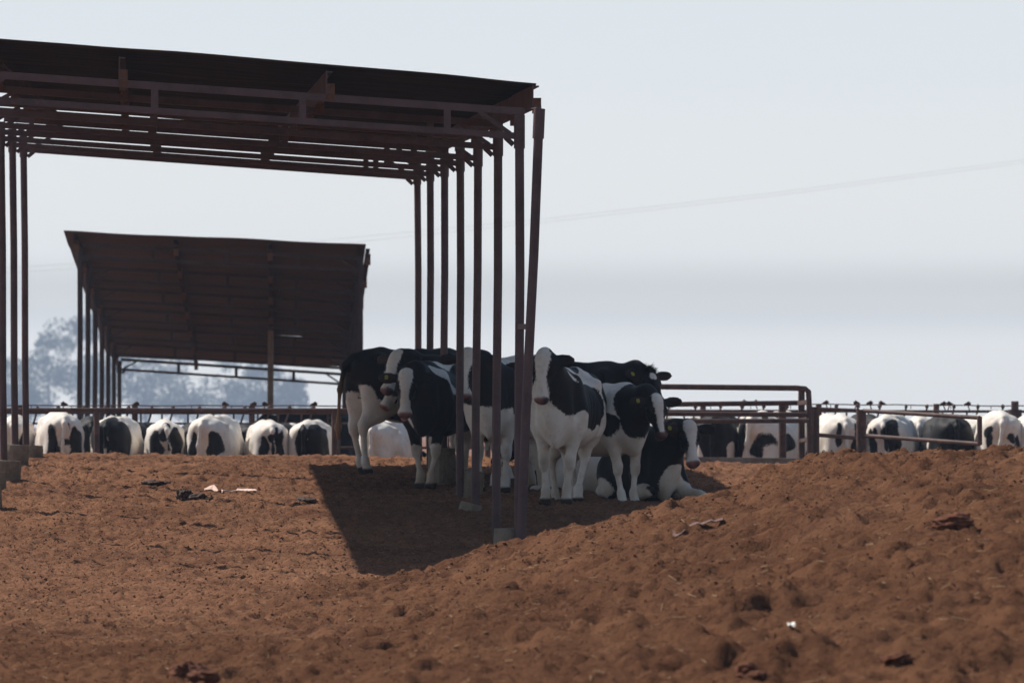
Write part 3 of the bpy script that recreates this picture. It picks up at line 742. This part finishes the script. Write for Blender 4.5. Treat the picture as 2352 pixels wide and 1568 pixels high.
# ================================================================ trees in the haze
def tree(x, ytop, d, cr, label, seed, gap=0.):
    rs = np.random.RandomState(seed); s = 1/px(d); top = at(x, ytop, d); zg = gz(top.x, d); H_ = top.z-zg
    rt = empty('hazy_tree', (top.x, d, zg)); tag(rt, label, 'tree', 'trees beyond the feedlot')
    m = MB(); base = Vector((top.x, d, zg-.2)); lob = []
    m.tube([base, base+Vector((.3, 0, H_*.3)), base+Vector((rs.uniform(-.5, .5), 0, H_*.62))], [.9, .7, .4], 8)
    n = 13; R_ = cr*s
    for k in range(n):
        h = rs.uniform(.22, .93); w = R_*(1-.62*max(0, h-.45)**1.2)*rs.uniform(.3, 1.0)*.8; a = rs.uniform(0, 6.28)
        c = base+Vector((math.cos(a)*w, math.sin(a)*w*.8, H_*h)); lob.append((c, R_*rs.uniform(.28, .5)))
        m.tube([base+Vector((.1, 0, H_*h*.55)), base.lerp(c, .6)+Vector((0, 0, H_*h*.1)), c], [.16, .10, .04], 6)
    lob.append((base+Vector((0, 0, H_*.93)), R_*.35))
    m.build('trunk', M['bark'], rt)
    V = []; Fs = []; k = 0
    for c, r in lob:
        nl = 190
        for q in range(nl):
            dv = rs.normal(size=3); dv /= np.linalg.norm(dv); p = np.array(c)+dv*r*rs.uniform(.25, 1.05)**.6*np.array([1, 1, .8])
            e1 = rs.normal(size=3); e1 /= np.linalg.norm(e1); e2 = np.cross(e1, rs.normal(size=3)); e2 /= np.linalg.norm(e2)
            a, b = rs.uniform(.45, 1.05), rs.uniform(.25, .55)
            V += [p-e1*a, p-e2*b+e1*.1*a, p+e1*a, p+e2*b]; Fs.append((k, k+1, k+2, k+3)); k += 4
    link('crown', np_mesh('crown', V, Fs, False), M['foliage'], rt)
for i, (x, y, d, cr, lab) in enumerate(((28, 835, 2146, 95, 'low hazy tree at the far left edge between the shed posts'), (110, 765, 2204, 80, 'rounded hazy tree left of the tallest tree'),
        (188, 726, 2262, 95, 'tallest hazy blue tree, beside the left posts of the farther shed'), (255, 775, 2233, 80, 'hazy tree partly behind the left posts of the farther shed'),
        (335, 812, 2320, 85, 'hazy tree under the left part of the farther shed roof'), (425, 805, 2291, 95, 'broad hazy tree seen under the middle of the farther shed roof'),
        (525, 815, 2320, 95, 'hazy tree left of the grey timber pole'), (605, 838, 2291, 75, 'hazy tree directly behind the grey timber pole'), (668, 872, 2349, 50, 'smallest hazy tree, right of the grey timber pole'))):
    tree(x, y, d, cr, lab, 60+i)

# ================================================================ sky, sun, haze, camera
SUN = Vector((.78, -.58, -1.0)).normalized()          # direction the light travels
elev = math.asin(-SUN.z); az = math.atan2(-SUN.x, -SUN.y)   # towards the sun, clockwise from +Y
w = bpy.data.worlds.new('World'); scene.world = w; w.use_nodes = True; N = w.node_tree.nodes; L = w.node_tree.links
bg = N['Background']; sky = N.new('ShaderNodeTexSky'); sky.sky_type = 'NISHITA'; sky.sun_disc = False
sky.sun_elevation = elev; sky.sun_rotation = az; sky.dust_density = 1.2; sky.air_density = 1.2; sky.ozone_density = 1.5
L.new(sky.outputs[0], bg.inputs[0]); bg.inputs[1].default_value = SKY_STR
tc = N.new('ShaderNodeTexCoord'); sep = N.new('ShaderNodeSeparateXYZ'); L.new(tc.outputs['Generated'], sep.inputs[0])
def ramp(src, pts):
    r = N.new('ShaderNodeValToRGB'); L.new(src, r.inputs[0]); cr = r.color_ramp; cr.interpolation = 'EASE'
    while len(cr.elements) < len(pts): cr.elements.new(.5)
    for e, (p, c) in zip(cr.elements, pts): e.position = p; e.color = (*c, 1)
    return r.outputs[0]
mr = N.new('ShaderNodeMapRange'); mr.inputs[1].default_value = -.05; mr.inputs[2].default_value = .15; L.new(sep.outputs[2], mr.inputs[0])
def e2(y): return ((HY-y)/F+.05)/.2
hz = ramp(mr.outputs[0], [(0, HAZE_LOW), (e2(802), HAZE_LOW), (e2(700), BAND), (e2(660), BAND2), (e2(570), HAZE_MID), (e2(0), HAZE_TOP)])
bg2 = N.new('ShaderNodeBackground'); L.new(hz, bg2.inputs[0]); bg2.inputs[1].default_value = 1.0
m2 = N.new('ShaderNodeMapRange'); m2.interpolation_type = 'SMOOTHSTEP'; L.new(sep.outputs[2], m2.inputs[0])
for i, v in zip((1, 2, 3, 4), (.075, .14, 1., .03)): m2.inputs[i].default_value = v
ms = N.new('ShaderNodeMixShader'); L.new(m2.outputs[0], ms.inputs[0]); L.new(bg.outputs[0], ms.inputs[1]); L.new(bg2.outputs[0], ms.inputs[2])
L.new(ms.outputs[0], N['World Output'].inputs[0])
sl = bpy.data.lights.new('sun', 'SUN'); sl.energy = SUN_STR; sl.angle = R(.53); sl.color = (1, .93, .84)
so = bpy.data.objects.new('sun', sl); COL.objects.link(so); so.rotation_euler = SUN.to_track_quat('-Z', 'Y').to_euler(); so.location = (-30, 60, 40)
# the dusty air: one closed box round everything
m = MB(); hx, y0, y1, z0, z1 = 1600., -240., 3000., gz(0, 500)-3.2, CAMZ+54.
m.bar((0, y0, (z0+z1)/2), (0, y1, (z0+z1)/2), 2*hx, z1-z0)
hm = bpy.data.materials.new('haze'); hm.use_nodes = True; N = hm.node_tree.nodes; L = hm.node_tree.links; N.remove(N['Principled BSDF'])
pv = N.new('ShaderNodeVolumePrincipled'); pv.inputs['Color'].default_value = (*HAZE_COL, 1); pv.inputs['Density'].default_value = HAZE_D; pv.inputs['Anisotropy'].default_value = .2
L.new(pv.outputs[0], N['Material Output'].inputs['Volume'])
o = m.build('haze', hm); bm = bmesh.new(); bm.from_mesh(o.data); bmesh.ops.recalc_face_normals(bm, faces=bm.faces); bm.to_mesh(o.data); bm.free(); tag(o, 'pale bluish dust haze hanging over the feedlot', kind='stuff')
cam = bpy.data.cameras.new('camera'); co = bpy.data.objects.new('camera', cam); COL.objects.link(co); scene.camera = co
cam.sensor_width = 36; cam.lens = F/2352*36; cam.clip_end = 6000; cam.clip_start = .5
co.location = (0, 0, CAMZ); co.rotation_euler = (R(90)+math.atan((HY-784)/F), 0, 0)
cam.dof.use_dof = True; cam.dof.focus_distance = 57; cam.dof.aperture_fstop = 5.0
scene.view_settings.view_transform = 'Standard'; scene.view_settings.look = 'None'; scene.view_settings.gamma = 1; scene.view_settings.use_curve_mapping = False
scene.view_settings.exposure = EXPO
scene.cycles.use_denoising = True; scene.cycles.max_bounces = 6; scene.cycles.diffuse_bounces = 3; scene.cycles.volume_bounces = 1; scene.cycles.sample_clamp_indirect = 6
# ================================================================ the herd
CACHE = {}
def coat_field(P, spec, seed, nz=1.):
    base, blobs = spec
    n = np.stack([wob(P, 7, seed+i) for i in range(3)], 1)*.042+np.stack([wob(P, 19, seed+7+i) for i in range(3)], 1)*.020
    Q = P+n*nz
    f = np.full(len(P), .25 if base else -.25)
    for b in blobs:
        if len(b) == 7:
            c = np.array(b[:3]); r = np.array(b[3:6]); q = (Q-c)/r; k0 = np.sqrt((q*q).sum(1)); k1 = np.sqrt((q*q/(r*r)).sum(1))+1e-6
            sd = -(k0*(k0-1)/k1); v = b[6]
        else:
            a = np.array(b[:3]); e = np.array(b[3:6])-a; t = np.clip(((Q-a)@e)/(e@e), 0, 1)
            sd = b[6]-np.sqrt(((Q-a-t[:, None]*e)**2).sum(1)); v = b[7]
        f = np.maximum(f, sd) if v else np.minimum(f, -sd)
    return f
def make_cow(x, d, heading, s, po, spec, label, group, seed, blaze=(.07, .05, .06, .40), tags=(), tongue=False, pink=True, h=.0165, tailcol=None, grime=.85, forelock=False, star=None, parts=True, poll_black=0., nz=1., mzd=.25):
    po = dict(po); hd = dict(po['head'])
    if 'wyaw' in hd: hd['yaw'] = hd['wyaw']-heading
    po['head'] = hd
    key = repr(po)+str(h)
    if key not in CACHE: CACHE[key] = cow_surface(po, h)
    V, Fq, hdist, (poll, u, v, w) = CACHE[key]
    f = coat_field(V, spec, seed, nz)
    q = V-poll; hu, hv, hw = q@u, q@v, q@w
    ishead = (hdist < .03) & (hu > -.10)
    if blaze is not None:
        n = .007*wob(V, 16, seed+3)
        wd = np.interp(hu, (-.04, .06, .26, .42), (blaze[0]*.9, blaze[0], blaze[1], blaze[2]))
        hf_ = np.minimum(np.abs(hv)-wd, .12)+n
        hf_ = np.where(hw < -.16, np.maximum(hf_, -.16-hw), hf_)
        mz = blaze[3]-hu+n
        hf_ = np.minimum(hf_, mz)
        if poll_black: hf_ = np.maximum(hf_, poll_black-hu+n)
        hf_ = np.where(np.abs(hv) > .13, .1, hf_)
        if star is not None: hf_ = np.where(np.abs(hv) > .13, .1, np.sqrt((hu-star[0])**2+hv**2)-star[1]+n)
        t = np.clip((.045-hdist)/.025, 0, 1)*np.clip((hu+.09)/.07, 0, 1)
        f = np.clip(f, -.07, .07)*(1-t)+np.clip(hf_, -.07, .07)*t
    skin = np.zeros((len(V), 4))
    def tint(m, c):
        m = np.clip(m, 0, 1)[:, None]; a = skin[:, 3:4]; na = a+(1-a)*m
        skin[:, :3] = np.where(na > 0, (skin[:, :3]*a*(1-m)+np.array(c)*m)/np.maximum(na, 1e-6), 0); skin[:, 3:4] = na
    zz = V[:, 2]; lie = po.get('lie')
    if pink: tint(np.where(ishead, (hu-.458-.25*np.maximum(0, -.10-hw)+.012*wob(V, 20, seed+4))/.02, 0), (.24, .105, .095)); tint(np.where(ishead & (hu > .455), np.clip(wob(V, 18, seed+17)*1.6+mzd, 0, .85), 0), (.020, .012, .012))
    for sgn in (1, -1):
        tint(np.where(ishead, 1.3-np.sqrt((hu-.50)**2*.6+(hv-sgn*.042)**2+(hw+.082)**2)/.016, 0), (.02, .010, .010))
        tint(np.where(ishead, 1.6-np.sqrt((hu-.165)**2+(hv-sgn*.105)**2+(hw+.062)**2)/.02, 0), (.008, .006, .006))
        # the inside of each ear is a brownish black rim
        ear = np.where(ishead & (np.abs(hv) > .13), .35, 0); tint(ear*np.clip(wob(V, 9, seed)+.3, 0, 1), (.06, .03, .018))
    tint(np.where(ishead, 1.2-np.sqrt((hu-.47)**2+(hv)**2*.35+(hw+.165)**2*3)/.035, 0)*.7, (.05, .02, .02))
    if not lie:
        tint((.062-zz)/.012, (.035, .022, .016))
        for sgn in (1, -1):
            fl = po.get('front', ((0, 0), (0, 0)))[0 if sgn > 0 else 1]
            kx, ky = .46+fl[0]*.5, sgn*.15+fl[1]*.5
            r2 = np.sqrt((V[:, 0]-kx-.05)**2*1.6+(V[:, 1]-ky)**2*1.6+((zz-.43)*.75)**2)
            tint(np.where(f < 0, 1.1-r2/.075+.35*wob(V, 14, seed), 0)*.85, (.20, .13, .07))
    if tailcol:
        tm = np.where((V[:, 0] < -.885) & (np.abs(V[:, 1]) < .09) & (zz < 1.15), 1., 0)*np.clip((1.15-zz)/.4, .0, 1); tint(tm*.9, tailcol)
    gr = np.clip((.50-zz)/.5, 0, 1)*np.clip(.35+.8*wob(V, 6, seed+11), 0, 1)*grime
    gr = np.maximum(gr, np.clip(.9*wob(V, 4.5, seed+13)-.08, 0, 1)*np.clip((1.15-zz)/.5, 0, 1)*np.clip((-V[:, 0]+.1)/.5, .25, 1)*grime)
    me = np_mesh('dairy_cow', V*s, Fq)
    for nm, tp, arr in (('coat', 'FLOAT', f), ('grime', 'FLOAT', gr)):
        a = me.attributes.new(nm, tp, 'POINT'); a.data.foreach_set('value', arr.astype(np.float32))
    a = me.attributes.new('skin', 'FLOAT_COLOR', 'POINT'); a.data.foreach_set('color', skin.astype(np.float32).ravel())
    o = link('dairy_cow', me, M['coat'])
    X = (x-CX)/F*d; o.location = (X, d, gz(X, d)+po.get('lift', 0)-.012); o.rotation_euler = (0, 0, R(heading))
    tag(o, label, 'cow', group)
    def child(name, V_, F_, mt):
        c = link(name, np_mesh(name, np.asarray(V_)*s, F_), mt); c.parent = o; return c
    H = lambda a, b, c: poll+u*a+v*b+w*c
    Mx = np.array([u, v, w])
    if parts:
        for sgn in (1, -1):
            ve, fe = lump(1, .021, 1, 1, 1, 0, 2); child('eye', ve+H(.165, sgn*.106, -.060), fe, M['eye'])
        for sgn in tags:
            dr = R(hd.get('ear', 12)); dd = np.array((-.02, sgn*math.cos(dr), -math.sin(dr))); dd /= np.linalg.norm(dd)
            c = np.array((.045, sgn*.085, -.075))+dd*.14
            pts = []
            for q in ((-.014, .008), (.014, .008), (.021, -.008), (.017, -.040), (-.017, -.040), (-.021, -.008)):
                for ww in (.030, .038): pts.append(H(*(c+np.array((-q[1]-.015, q[0], ww+.1*q[1]))))) 
            Fs = [(0, 2, 4, 6), (0, 6, 8, 10), (1, 7, 5, 3), (1, 11, 9, 7)]+[(2*i, 2*i+1, (2*i+3) % 12, (2*i+2) % 12) for i in range(6)]
            c_ = child('ear_tag', pts, Fs, M['tagy']); c_.data.polygons.foreach_set('use_smooth', [False]*len(c_.data.polygons))
        if tongue:
            ve, fe = lump(2, 1, .045, .04, .018, .08, 3); ve = ve@Mx+H(.475, -.015, -.185); child('tongue', ve, fe, M['tongue'])
        if forelock:
            rs = np.random.RandomState(3); Vs = []; Fs = []
            for k in range(260):
                b = np.array((rs.uniform(-.06, .07), rs.uniform(-.075, .075), .0)); b[2] = -.005-4*b[1]**2-1.5*max(0, b[0])**2
                t = b+np.array((rs.uniform(-.03, .05), b[1]*.5+rs.uniform(-.03, .03), rs.uniform(.03, .085))); sd_ = np.array((rs.uniform(-.009, .009), .009, 0))
                n0 = len(Vs); Vs += [H(*(b-sd_-(0, 0, .02))), H(*(b+sd_-(0, 0, .02))), H(*t)]; Fs.append((n0, n0+1, n0+2))
            child('forelock', Vs, Fs, M['eye'])
    return o
def hd(poll, wyaw, pitch=65, ear=12, **k): return dict(poll=poll, wyaw=wyaw, pitch=pitch, ear=ear, **k)
GH = 'cattle standing in the shade of the near shed'
# --- A: rear-left cow with a black back
make_cow(948, 71.6, 38, 1.10, dict(head=hd((1.08, 0, 1.30), 30, 45), hind=((.06, .0), (-.08, .0)), tail=[(-.86, 0, 1.32), (-.94, .03, 1.22), (-.99, .06, .95), (-1.0, .07, .62)]),
    (1, [(-.52, -.34, .90, .10, .2, .34, 0), (-.80, 0, .42, .40, .6, .42, 0), (-.86, -.1, .80, .14, .3, .22, 0), (.45, 0, .3, .3, .5, .3, 0), (-.62, -.3, 1.12, .03, .1, .03, 0), (0, 0, .58, .5, .14, .06, 0)]),
    'black backed cow with white hind legs and brown tail at the left of the herd', GH, 1, tailcol=(.26, .13, .05), parts=False)
# --- E: pied face looking left
make_cow(1087, 71.2, 199, 1.0, dict(head=hd((.99, .02, 1.34), 205, 55, 6)), (1, [(-.2, 0, 1.3, .3, .5, .2, 0), (0, 0, .35, 1.2, .6, .32, 0)]),
    'cow behind the others whose pink nosed pied face points left', GH, 2, mzd=-.4, blaze=(.055, .045, .09, .37), tags=())
# --- D: white poll above B
make_cow(1098, 70.6, 186, 1.07, dict(head=hd((.96, .06, 1.47), 234, 56, 6)), (1, [(0, 0, .35, 1.2, .6, .32, 0), (-.2, 0, 1.45, .5, .2, .12, 0)]),
    'cow holding its white forehead up between the black back and the licking cow', GH, 3, blaze=(.090, .07, .06, .40))
# --- B: licking cow
make_cow(1003, 69.0, -104, 1.07, dict(head=hd((.97, -.10, 1.30), -97, 68, 4), front=((.05, -.06), (-.08, .05)), fat=.97),
    (1, [(.62, .12, 1.36, .30, .33, 1.10, .065, 0), (-.1, 0, 1.42, .55, .16, .13, 0), (.45, 0, .20, .5, .6, .30, 0), (-.7, 0, .35, .4, .6, .35, 0), (.66, -.16, .88, .66, -.08, .70, .045, 0), (-.25, .35, 1.1, .12, .3, .2, 0)]),
    'black cow with a long white blaze licking its lips, left front of the herd', GH, 4, blaze=(.084, .048, .072, .385), tags=(-1,), tongue=True, mzd=.1)
# --- F: behind the middle posts
make_cow(1146, 68.0, -98, 1.10, dict(head=hd((.93, -.22, 1.50), -100, 66, 8), front=((.0, .0), (.06, .0))),
    (0, [(.5, .1, 1.11, .45, .5, .28, 1), (.45, .3, .94, .2, .2, .22, 1), (.75, -.05, 1.3, .3, .3, .25, 1), (0, .36, 1.1, .3, .2, .2, 1)]),
    'cow with a white triangle on its face half hidden behind the middle posts', GH, 5, blaze=(.095, .036, .045, .40))
# --- G: behind the two front posts
make_cow(1212, 68.6, -82, 1.08, dict(head=hd((.95, -.10, 1.46), -96, 60, 14), front=((.0, .0), (-.12, .03))),
    (0, [(.55, -.1, 1.15, .4, .35, .36, 1), (.2, .3, 1.1, .4, .3, .25, 1)]),
    'cow almost hidden behind the two pipes at the front corner of the shed', GH, 6, blaze=(.03, .02, .03, .46))
# --- I: black cow at the back, fuzzy poll
make_cow(1300, 70.2, -6, 1.05, dict(head=hd((.98, -.06, 1.33), -60, 45, -6)), (1, [(0, 0, .3, 1.2, .6, .3, 0)]),
    'all black cow at the back with a fuzzy poll and a small white star', GH, 7, blaze=(.03, .02, .02, .6), star=(.13, .05), tags=(-1,), forelock=True, pink=False)
# --- K: lying behind the legs
make_cow(1385, 68.6, 172, 1.0, dict(lie=True, fold=(0, 0), head=hd((1.0, .15, .80), 170, 40)), (0, [(.1, 0, .75, .7, .5, .2, 1), (-.72, .1, .3, .16, .5, .2, 1)]),
    'white and black cow lying down behind the standing legs', GH, 8)
# --- C: the main cow
make_cow(1301, 64.6, -101, 1.08, dict(head=hd((.90, -.085, 1.56), -104, 72, 10), front=((.02, -.04), (-.02, .0)), hind=((.42, -.07), (.05, .03)), fat=.97),
    (0, [(.46, .28, 1.20, .36, .28, .27, 1), (.80, .04, 1.34, .28, .22, .27, 1), (.60, .12, 1.09, .30, .24, .19, 1), (.32, .34, 1.10, .26, .34, .84, .09, 1), (-.02, .36, 1.09, .40, .26, .27, 1), (.16, .36, .90, .10, .2, .15, 1),
         (.30, .12, 1.42, -.10, .28, 1.30, .055, 0), (-.10, .28, 1.30, -.40, .34, 1.08, .04, 0), (.62, .16, 1.36, .46, .26, 1.18, .022, 0), (.54, .13, 1.42, .36, .24, 1.24, .020, 0),
         (-.62, .28, 1.10, .20, .22, .32, 1), (-.20, .36, .90, .07, .16, .115, 1), (-.3, 0, 1.45, .16, .1, .1, 1), (.45, -.34, 1.05, .16, .14, .2, 1), (.2, -.36, .9, .1, .14, .13, 1)]),
    'white faced cow with pink nose and white legs, right beside the front posts', GH, 9, mzd=-.3, blaze=(.086, .046, .074, .36), h=.0145)
# --- H: white flank, black neck
make_cow(1380, 65.9, -54, .99, dict(head=hd((1.10, -.02, 1.27), -72, 60, -4), front=((.02, -.03), (.06, .03))),
    (0, [(.80, 0, 1.18, .27, .4, .33, 1), (.95, .05, 1.2, .3, .3, .3, 1), (.52, -.27, .93, .11, .2, .13, 1), (.74, -.06, .98, .15, .25, .20, 1), (.45, .34, 1.0, .2, .2, .25, 1)]),
    'cow with a white flank, black neck and narrow blaze, looking right', GH, 10, blaze=(.068, .040, .026, .62), tags=(-1,), h=.0145)
# --- J: lying in front
make_cow(1482, 66.5, -72, 1.03, dict(lie=True, fold=(1, 0), lift=.0, head=hd((1.04, .16, .86), -76, 60, 2)),
    (1, [(.74, .12, .14, .22, .22, .24, 0), (.15, -.45, .55, .0, -.45, .2, .04, 0), (.8, .28, .04, .5, .2, .12, 0), (.55, -.3, .06, .35, .16, .10, 0), (-.3, .5, .1, .5, .2, .14, 0), (-.3, -.5, .1, .5, .2, .14, 0), (-.3, .35, .45, .12, .2, .2, 0)]),
    'black cow lying down with a broad white face, at the right end of the herd', GH, 11, blaze=(.080, .040, .072, .36), tags=(-1,), h=.0145, mzd=-.1)

# --- cattle at the fence, seen from behind
GF = 'cattle feeding with their rumps towards the pen'
rear = lambda **k: dict(head=dict(poll=(1.22, 0, .95), yaw=0, pitch=62, ear=12), fat=k.pop('fat', 1.08)-.19, udder=1.3, **k)
tails = ([(-.86, 0, 1.32), (-.935, 0, 1.24), (-.955, 0, .95), (-.94, 0, .62)], [(-.86, 0, 1.32), (-.935, .01, 1.24), (-.96, .05, .95), (-.93, .04, .62)], [(-.86, 0, 1.32), (-.935, -.02, 1.24), (-.97, -.06, .95), (-.94, -.09, .62)])
T2_ = lambda z0, z1, c=1: (-.86, 0, z0, -.97, 0, z1, .07, c)
FEN = [
 (36, 88.4, 92, 1.0, 0, 1.08, (0, [(-.8, -.16, .9, .2, .10, .25, 1)]), 'white rump partly hidden by the left posts of the near shed'),
 (134, 87.4, 101, 1.04, 1, 1.16, (0, [(-.80, .165, .93, .3, .095, .30, 1), (-.80, -.175, .93, .3, .11, .30, 1), (-.1, -.45, .92, .6, .13, .26, 1), (-.84, -.05, 1.22, .08, .05, .07, 1), (-.8, -.02, 1.0, .05, .07, .06, 1), T2_(1.32, .5, 0)]), 'white tailed rump with a black patch on each thigh, leftmost in full view'),
 (271, 88.2, 82, 1.0, 0, 1.10, (0, [(-.7, .15, 1.02, .45, .17, .30, 1), (-.7, -.19, .98, .5, .19, .42, 1), (-.75, -.03, 1.25, .4, .14, .2, 1), (-.8, .2, .78, .2, .10, .2, 1), (-.85, 0, .75, .2, .07, .2, 0), T2_(1.3, 1.0)]), 'mostly black rump right of the fence post, white between its legs'),
 (378, 88.2, 95, .97, 2, 1.12, (0, [(-.8, .13, 1.0, .3, .09, .32, 1), (-.8, -.16, .98, .3, .12, .33, 1), (-.5, -.34, .95, .2, .1, .2, 1), T2_(1.34, .95)]), 'black and white rump with a dark tail, third from the left fence post'),
 (497, 87.8, 79, 1.02, 1, 1.20, (0, [(-.8, .17, .97, .28, .085, .22, 1), (-.8, -.15, .97, .28, .10, .24, 1), T2_(1.32, .5, 0)]), 'broad white rump with two small black patches beside a white tail'),
 (612, 88.2, 99, .97, 0, 1.12, (0, [(-.8, .16, .90, .3, .08, .28, 1), (-.8, -.12, .96, .3, .09, .26, 1), (-.84, .03, 1.13, .08, .06, .08, 1), T2_(1.2, .9)]), 'white rump with two long black patches, second from the right fence post'),
 (718, 88.2, 83, .98, 0, 1.10, (0, [(-.75, .03, .92, .4, .12, .36, 1), (-.75, -.22, .98, .5, .17, .45, 1), (-.8, 0, 1.2, .2, .1, .18, 1)]), 'black rump with a white left side, nearest to the right fence post'),
 (892, 88.6, 74, .98, 0, 1.14, (0, []), 'all white rump seen between the legs of the black backed cow'),
 (1655, 89.5, 80, 1.0, 0, 1.12, (1, [(-.72, -.30, .80, .12, .15, .26, 0), (-.9, .26, .8, .1, .06, .5, 0), (0, -.45, .9, .3, .3, .6, 0)]), 'black rump behind the kerb, leftmost inside the pipe pen frame'),
 (1778, 89.5, 66, 1.02, 1, 1.14, (0, [(-.8, .20, 1.0, .4, .10, .36, 1), (-.72, -.10, 1.02, .14, .14, .36, 1), (-.25, -.38, .98, .22, .2, .16, 1), (-.1, -.3, 1.35, .14, .2, .1, 1)]), 'white cow angled left with a black patch on its flank, inside the pipe pen frame'),
 (1914, 91, 99, 1.0, 0, 1.06, (0, [(-.8, .13, 1.08, .25, .05, .15, 1), (-.75, -.17, 1.04, .3, .11, .26, 1), T2_(1.32, .5, 0)]), 'white rump with a black right thigh, behind the short sunlit gate'),
 (2050, 91, 77, 1.0, 2, 1.14, (0, [(-.8, .17, .98, .25, .08, .26, 1), (-.8, -.14, 1.04, .25, .1, .26, 1), (-.84, .04, 1.15, .06, .06, .07, 1)]), 'white rump with black thigh patches behind the left half of the longer gate'),
 (2172, 91, 96, 1.0, 0, 1.20, (1, [(-.82, .10, .62, .12, .06, .22, 0), (-.4, .42, .9, .1, .1, .3, 0)]), 'blackish brown rump behind the right half of the longer gate'),
 (2292, 90.5, 90, 1.04, 1, 1.12, (0, [(-.8, .19, 1.10, .2, .07, .12, 1), (-.8, .15, .93, .2, .055, .13, 1), (-.8, -.22, .9, .2, .04, .14, 1), (-.8, -.16, .98, .2, .03, .07, 1), T2_(1.32, .5, 0)]), 'white rump with small black spots, left of the stout rusty post'),
 (206, 90.2, 96, 1.0, 0, 1.1, (1, [(-.8, 0, .6, .3, .3, .2, 0)]), 'black flank showing in the gap right of the leftmost full white rump'),
 (326, 90.4, 84, .94, 1, 1.1, (1, [(-.8, .2, 1.2, .2, .2, .12, 0)]), 'black and white cow squeezed between the second and third rumps from the fence post'),
 (438, 90.3, 95, .93, 0, 1.0, (1, [(-.6, -.1, 1.3, .3, .2, .1, 0)]), 'dark cow set back left of the broad white rump'),
 (556, 90.6, 100, .93, 2, 1.0, (1, [(-.8, .1, .7, .2, .2, .3, 0)]), 'dark cow set back right of the broad white rump'),
 (664, 90.2, 86, .94, 1, 1.0, (0, [(-.5, 0, 1.25, .6, .5, .25, 1)]), 'black backed cow set back between the last two rumps before the right fence post'),
 (1852, 92.5, 80, 1.0, 0, 1.1, (0, [(-.3, .2, 1.1, .5, .3, .3, 1)]), 'cow glimpsed between the corner of the pen frame and the short gate'),
 (1984, 92.5, 98, 1.0, 1, 1.1, (1, [(-.7, .3, .8, .3, .2, .4, 0)]), 'black and white cow behind the post between the two gates'),
 (2112, 93, 86, 1.0, 0, 1.1, (0, [(-.4, -.2, 1.0, .4, .3, .4, 1)]), 'cow set back behind the middle of the longer gate'),
 (2236, 93, 95, 1.0, 2, 1.1, (0, []), 'plain white cow set back at the far end of the longer gate'),
 (2368, 90.5, 92, 1.0, 0, 1.1, (0, [(-.8, -.1, .9, .3, .1, .2, 1)]), 'white rump cut off by the right edge of the picture'),
]
for i, (x, d, h_, s, t, fat, spec, lab) in enumerate(FEN):
    make_cow(x, d, h_, s*(.98 if x < 1400 else 1.07), rear(fat=fat, tail=tails[t]), spec, lab, GF, 40+i, h=.02, parts=False, blaze=(.08, .06, .06, .4), grime=.9, nz=1.7)
# --- cattle farther off, beyond the feed lane
FAR = [(712, 112, 178, 1.0, (1, [(0, 0, .3, 1, .6, .3, 0)]), 'black cow far off beyond the feed lane on the left, only its back showing'),
 (1582, 113, 5, .98, (0, [(.1, 0, 1.1, .3, .5, .3, 1)]), 'far white and black cow beyond the feed lane, nearest to the lying cow'),
 (1672, 114, 184, 1.0, (0, [(.6, 0, 1.1, .4, .5, .3, 1)]), 'far white cow beyond the feed lane behind the middle of the pen frame'),
 (1778, 113, 176, 1.0, (0, [(-.3, 0, 1.2, .25, .5, .2, 1)]), 'far white cow beyond the feed lane by the corner of the pen frame')]
for i, (x, d, h_, s, spec, lab) in enumerate(FAR):
    make_cow(x, d, h_, s, dict(head=dict(poll=(1.08, 0, 1.25), yaw=0, pitch=50, ear=10)), spec, lab, 'cattle beyond the feed lane', 70+i, h=.022, parts=False)
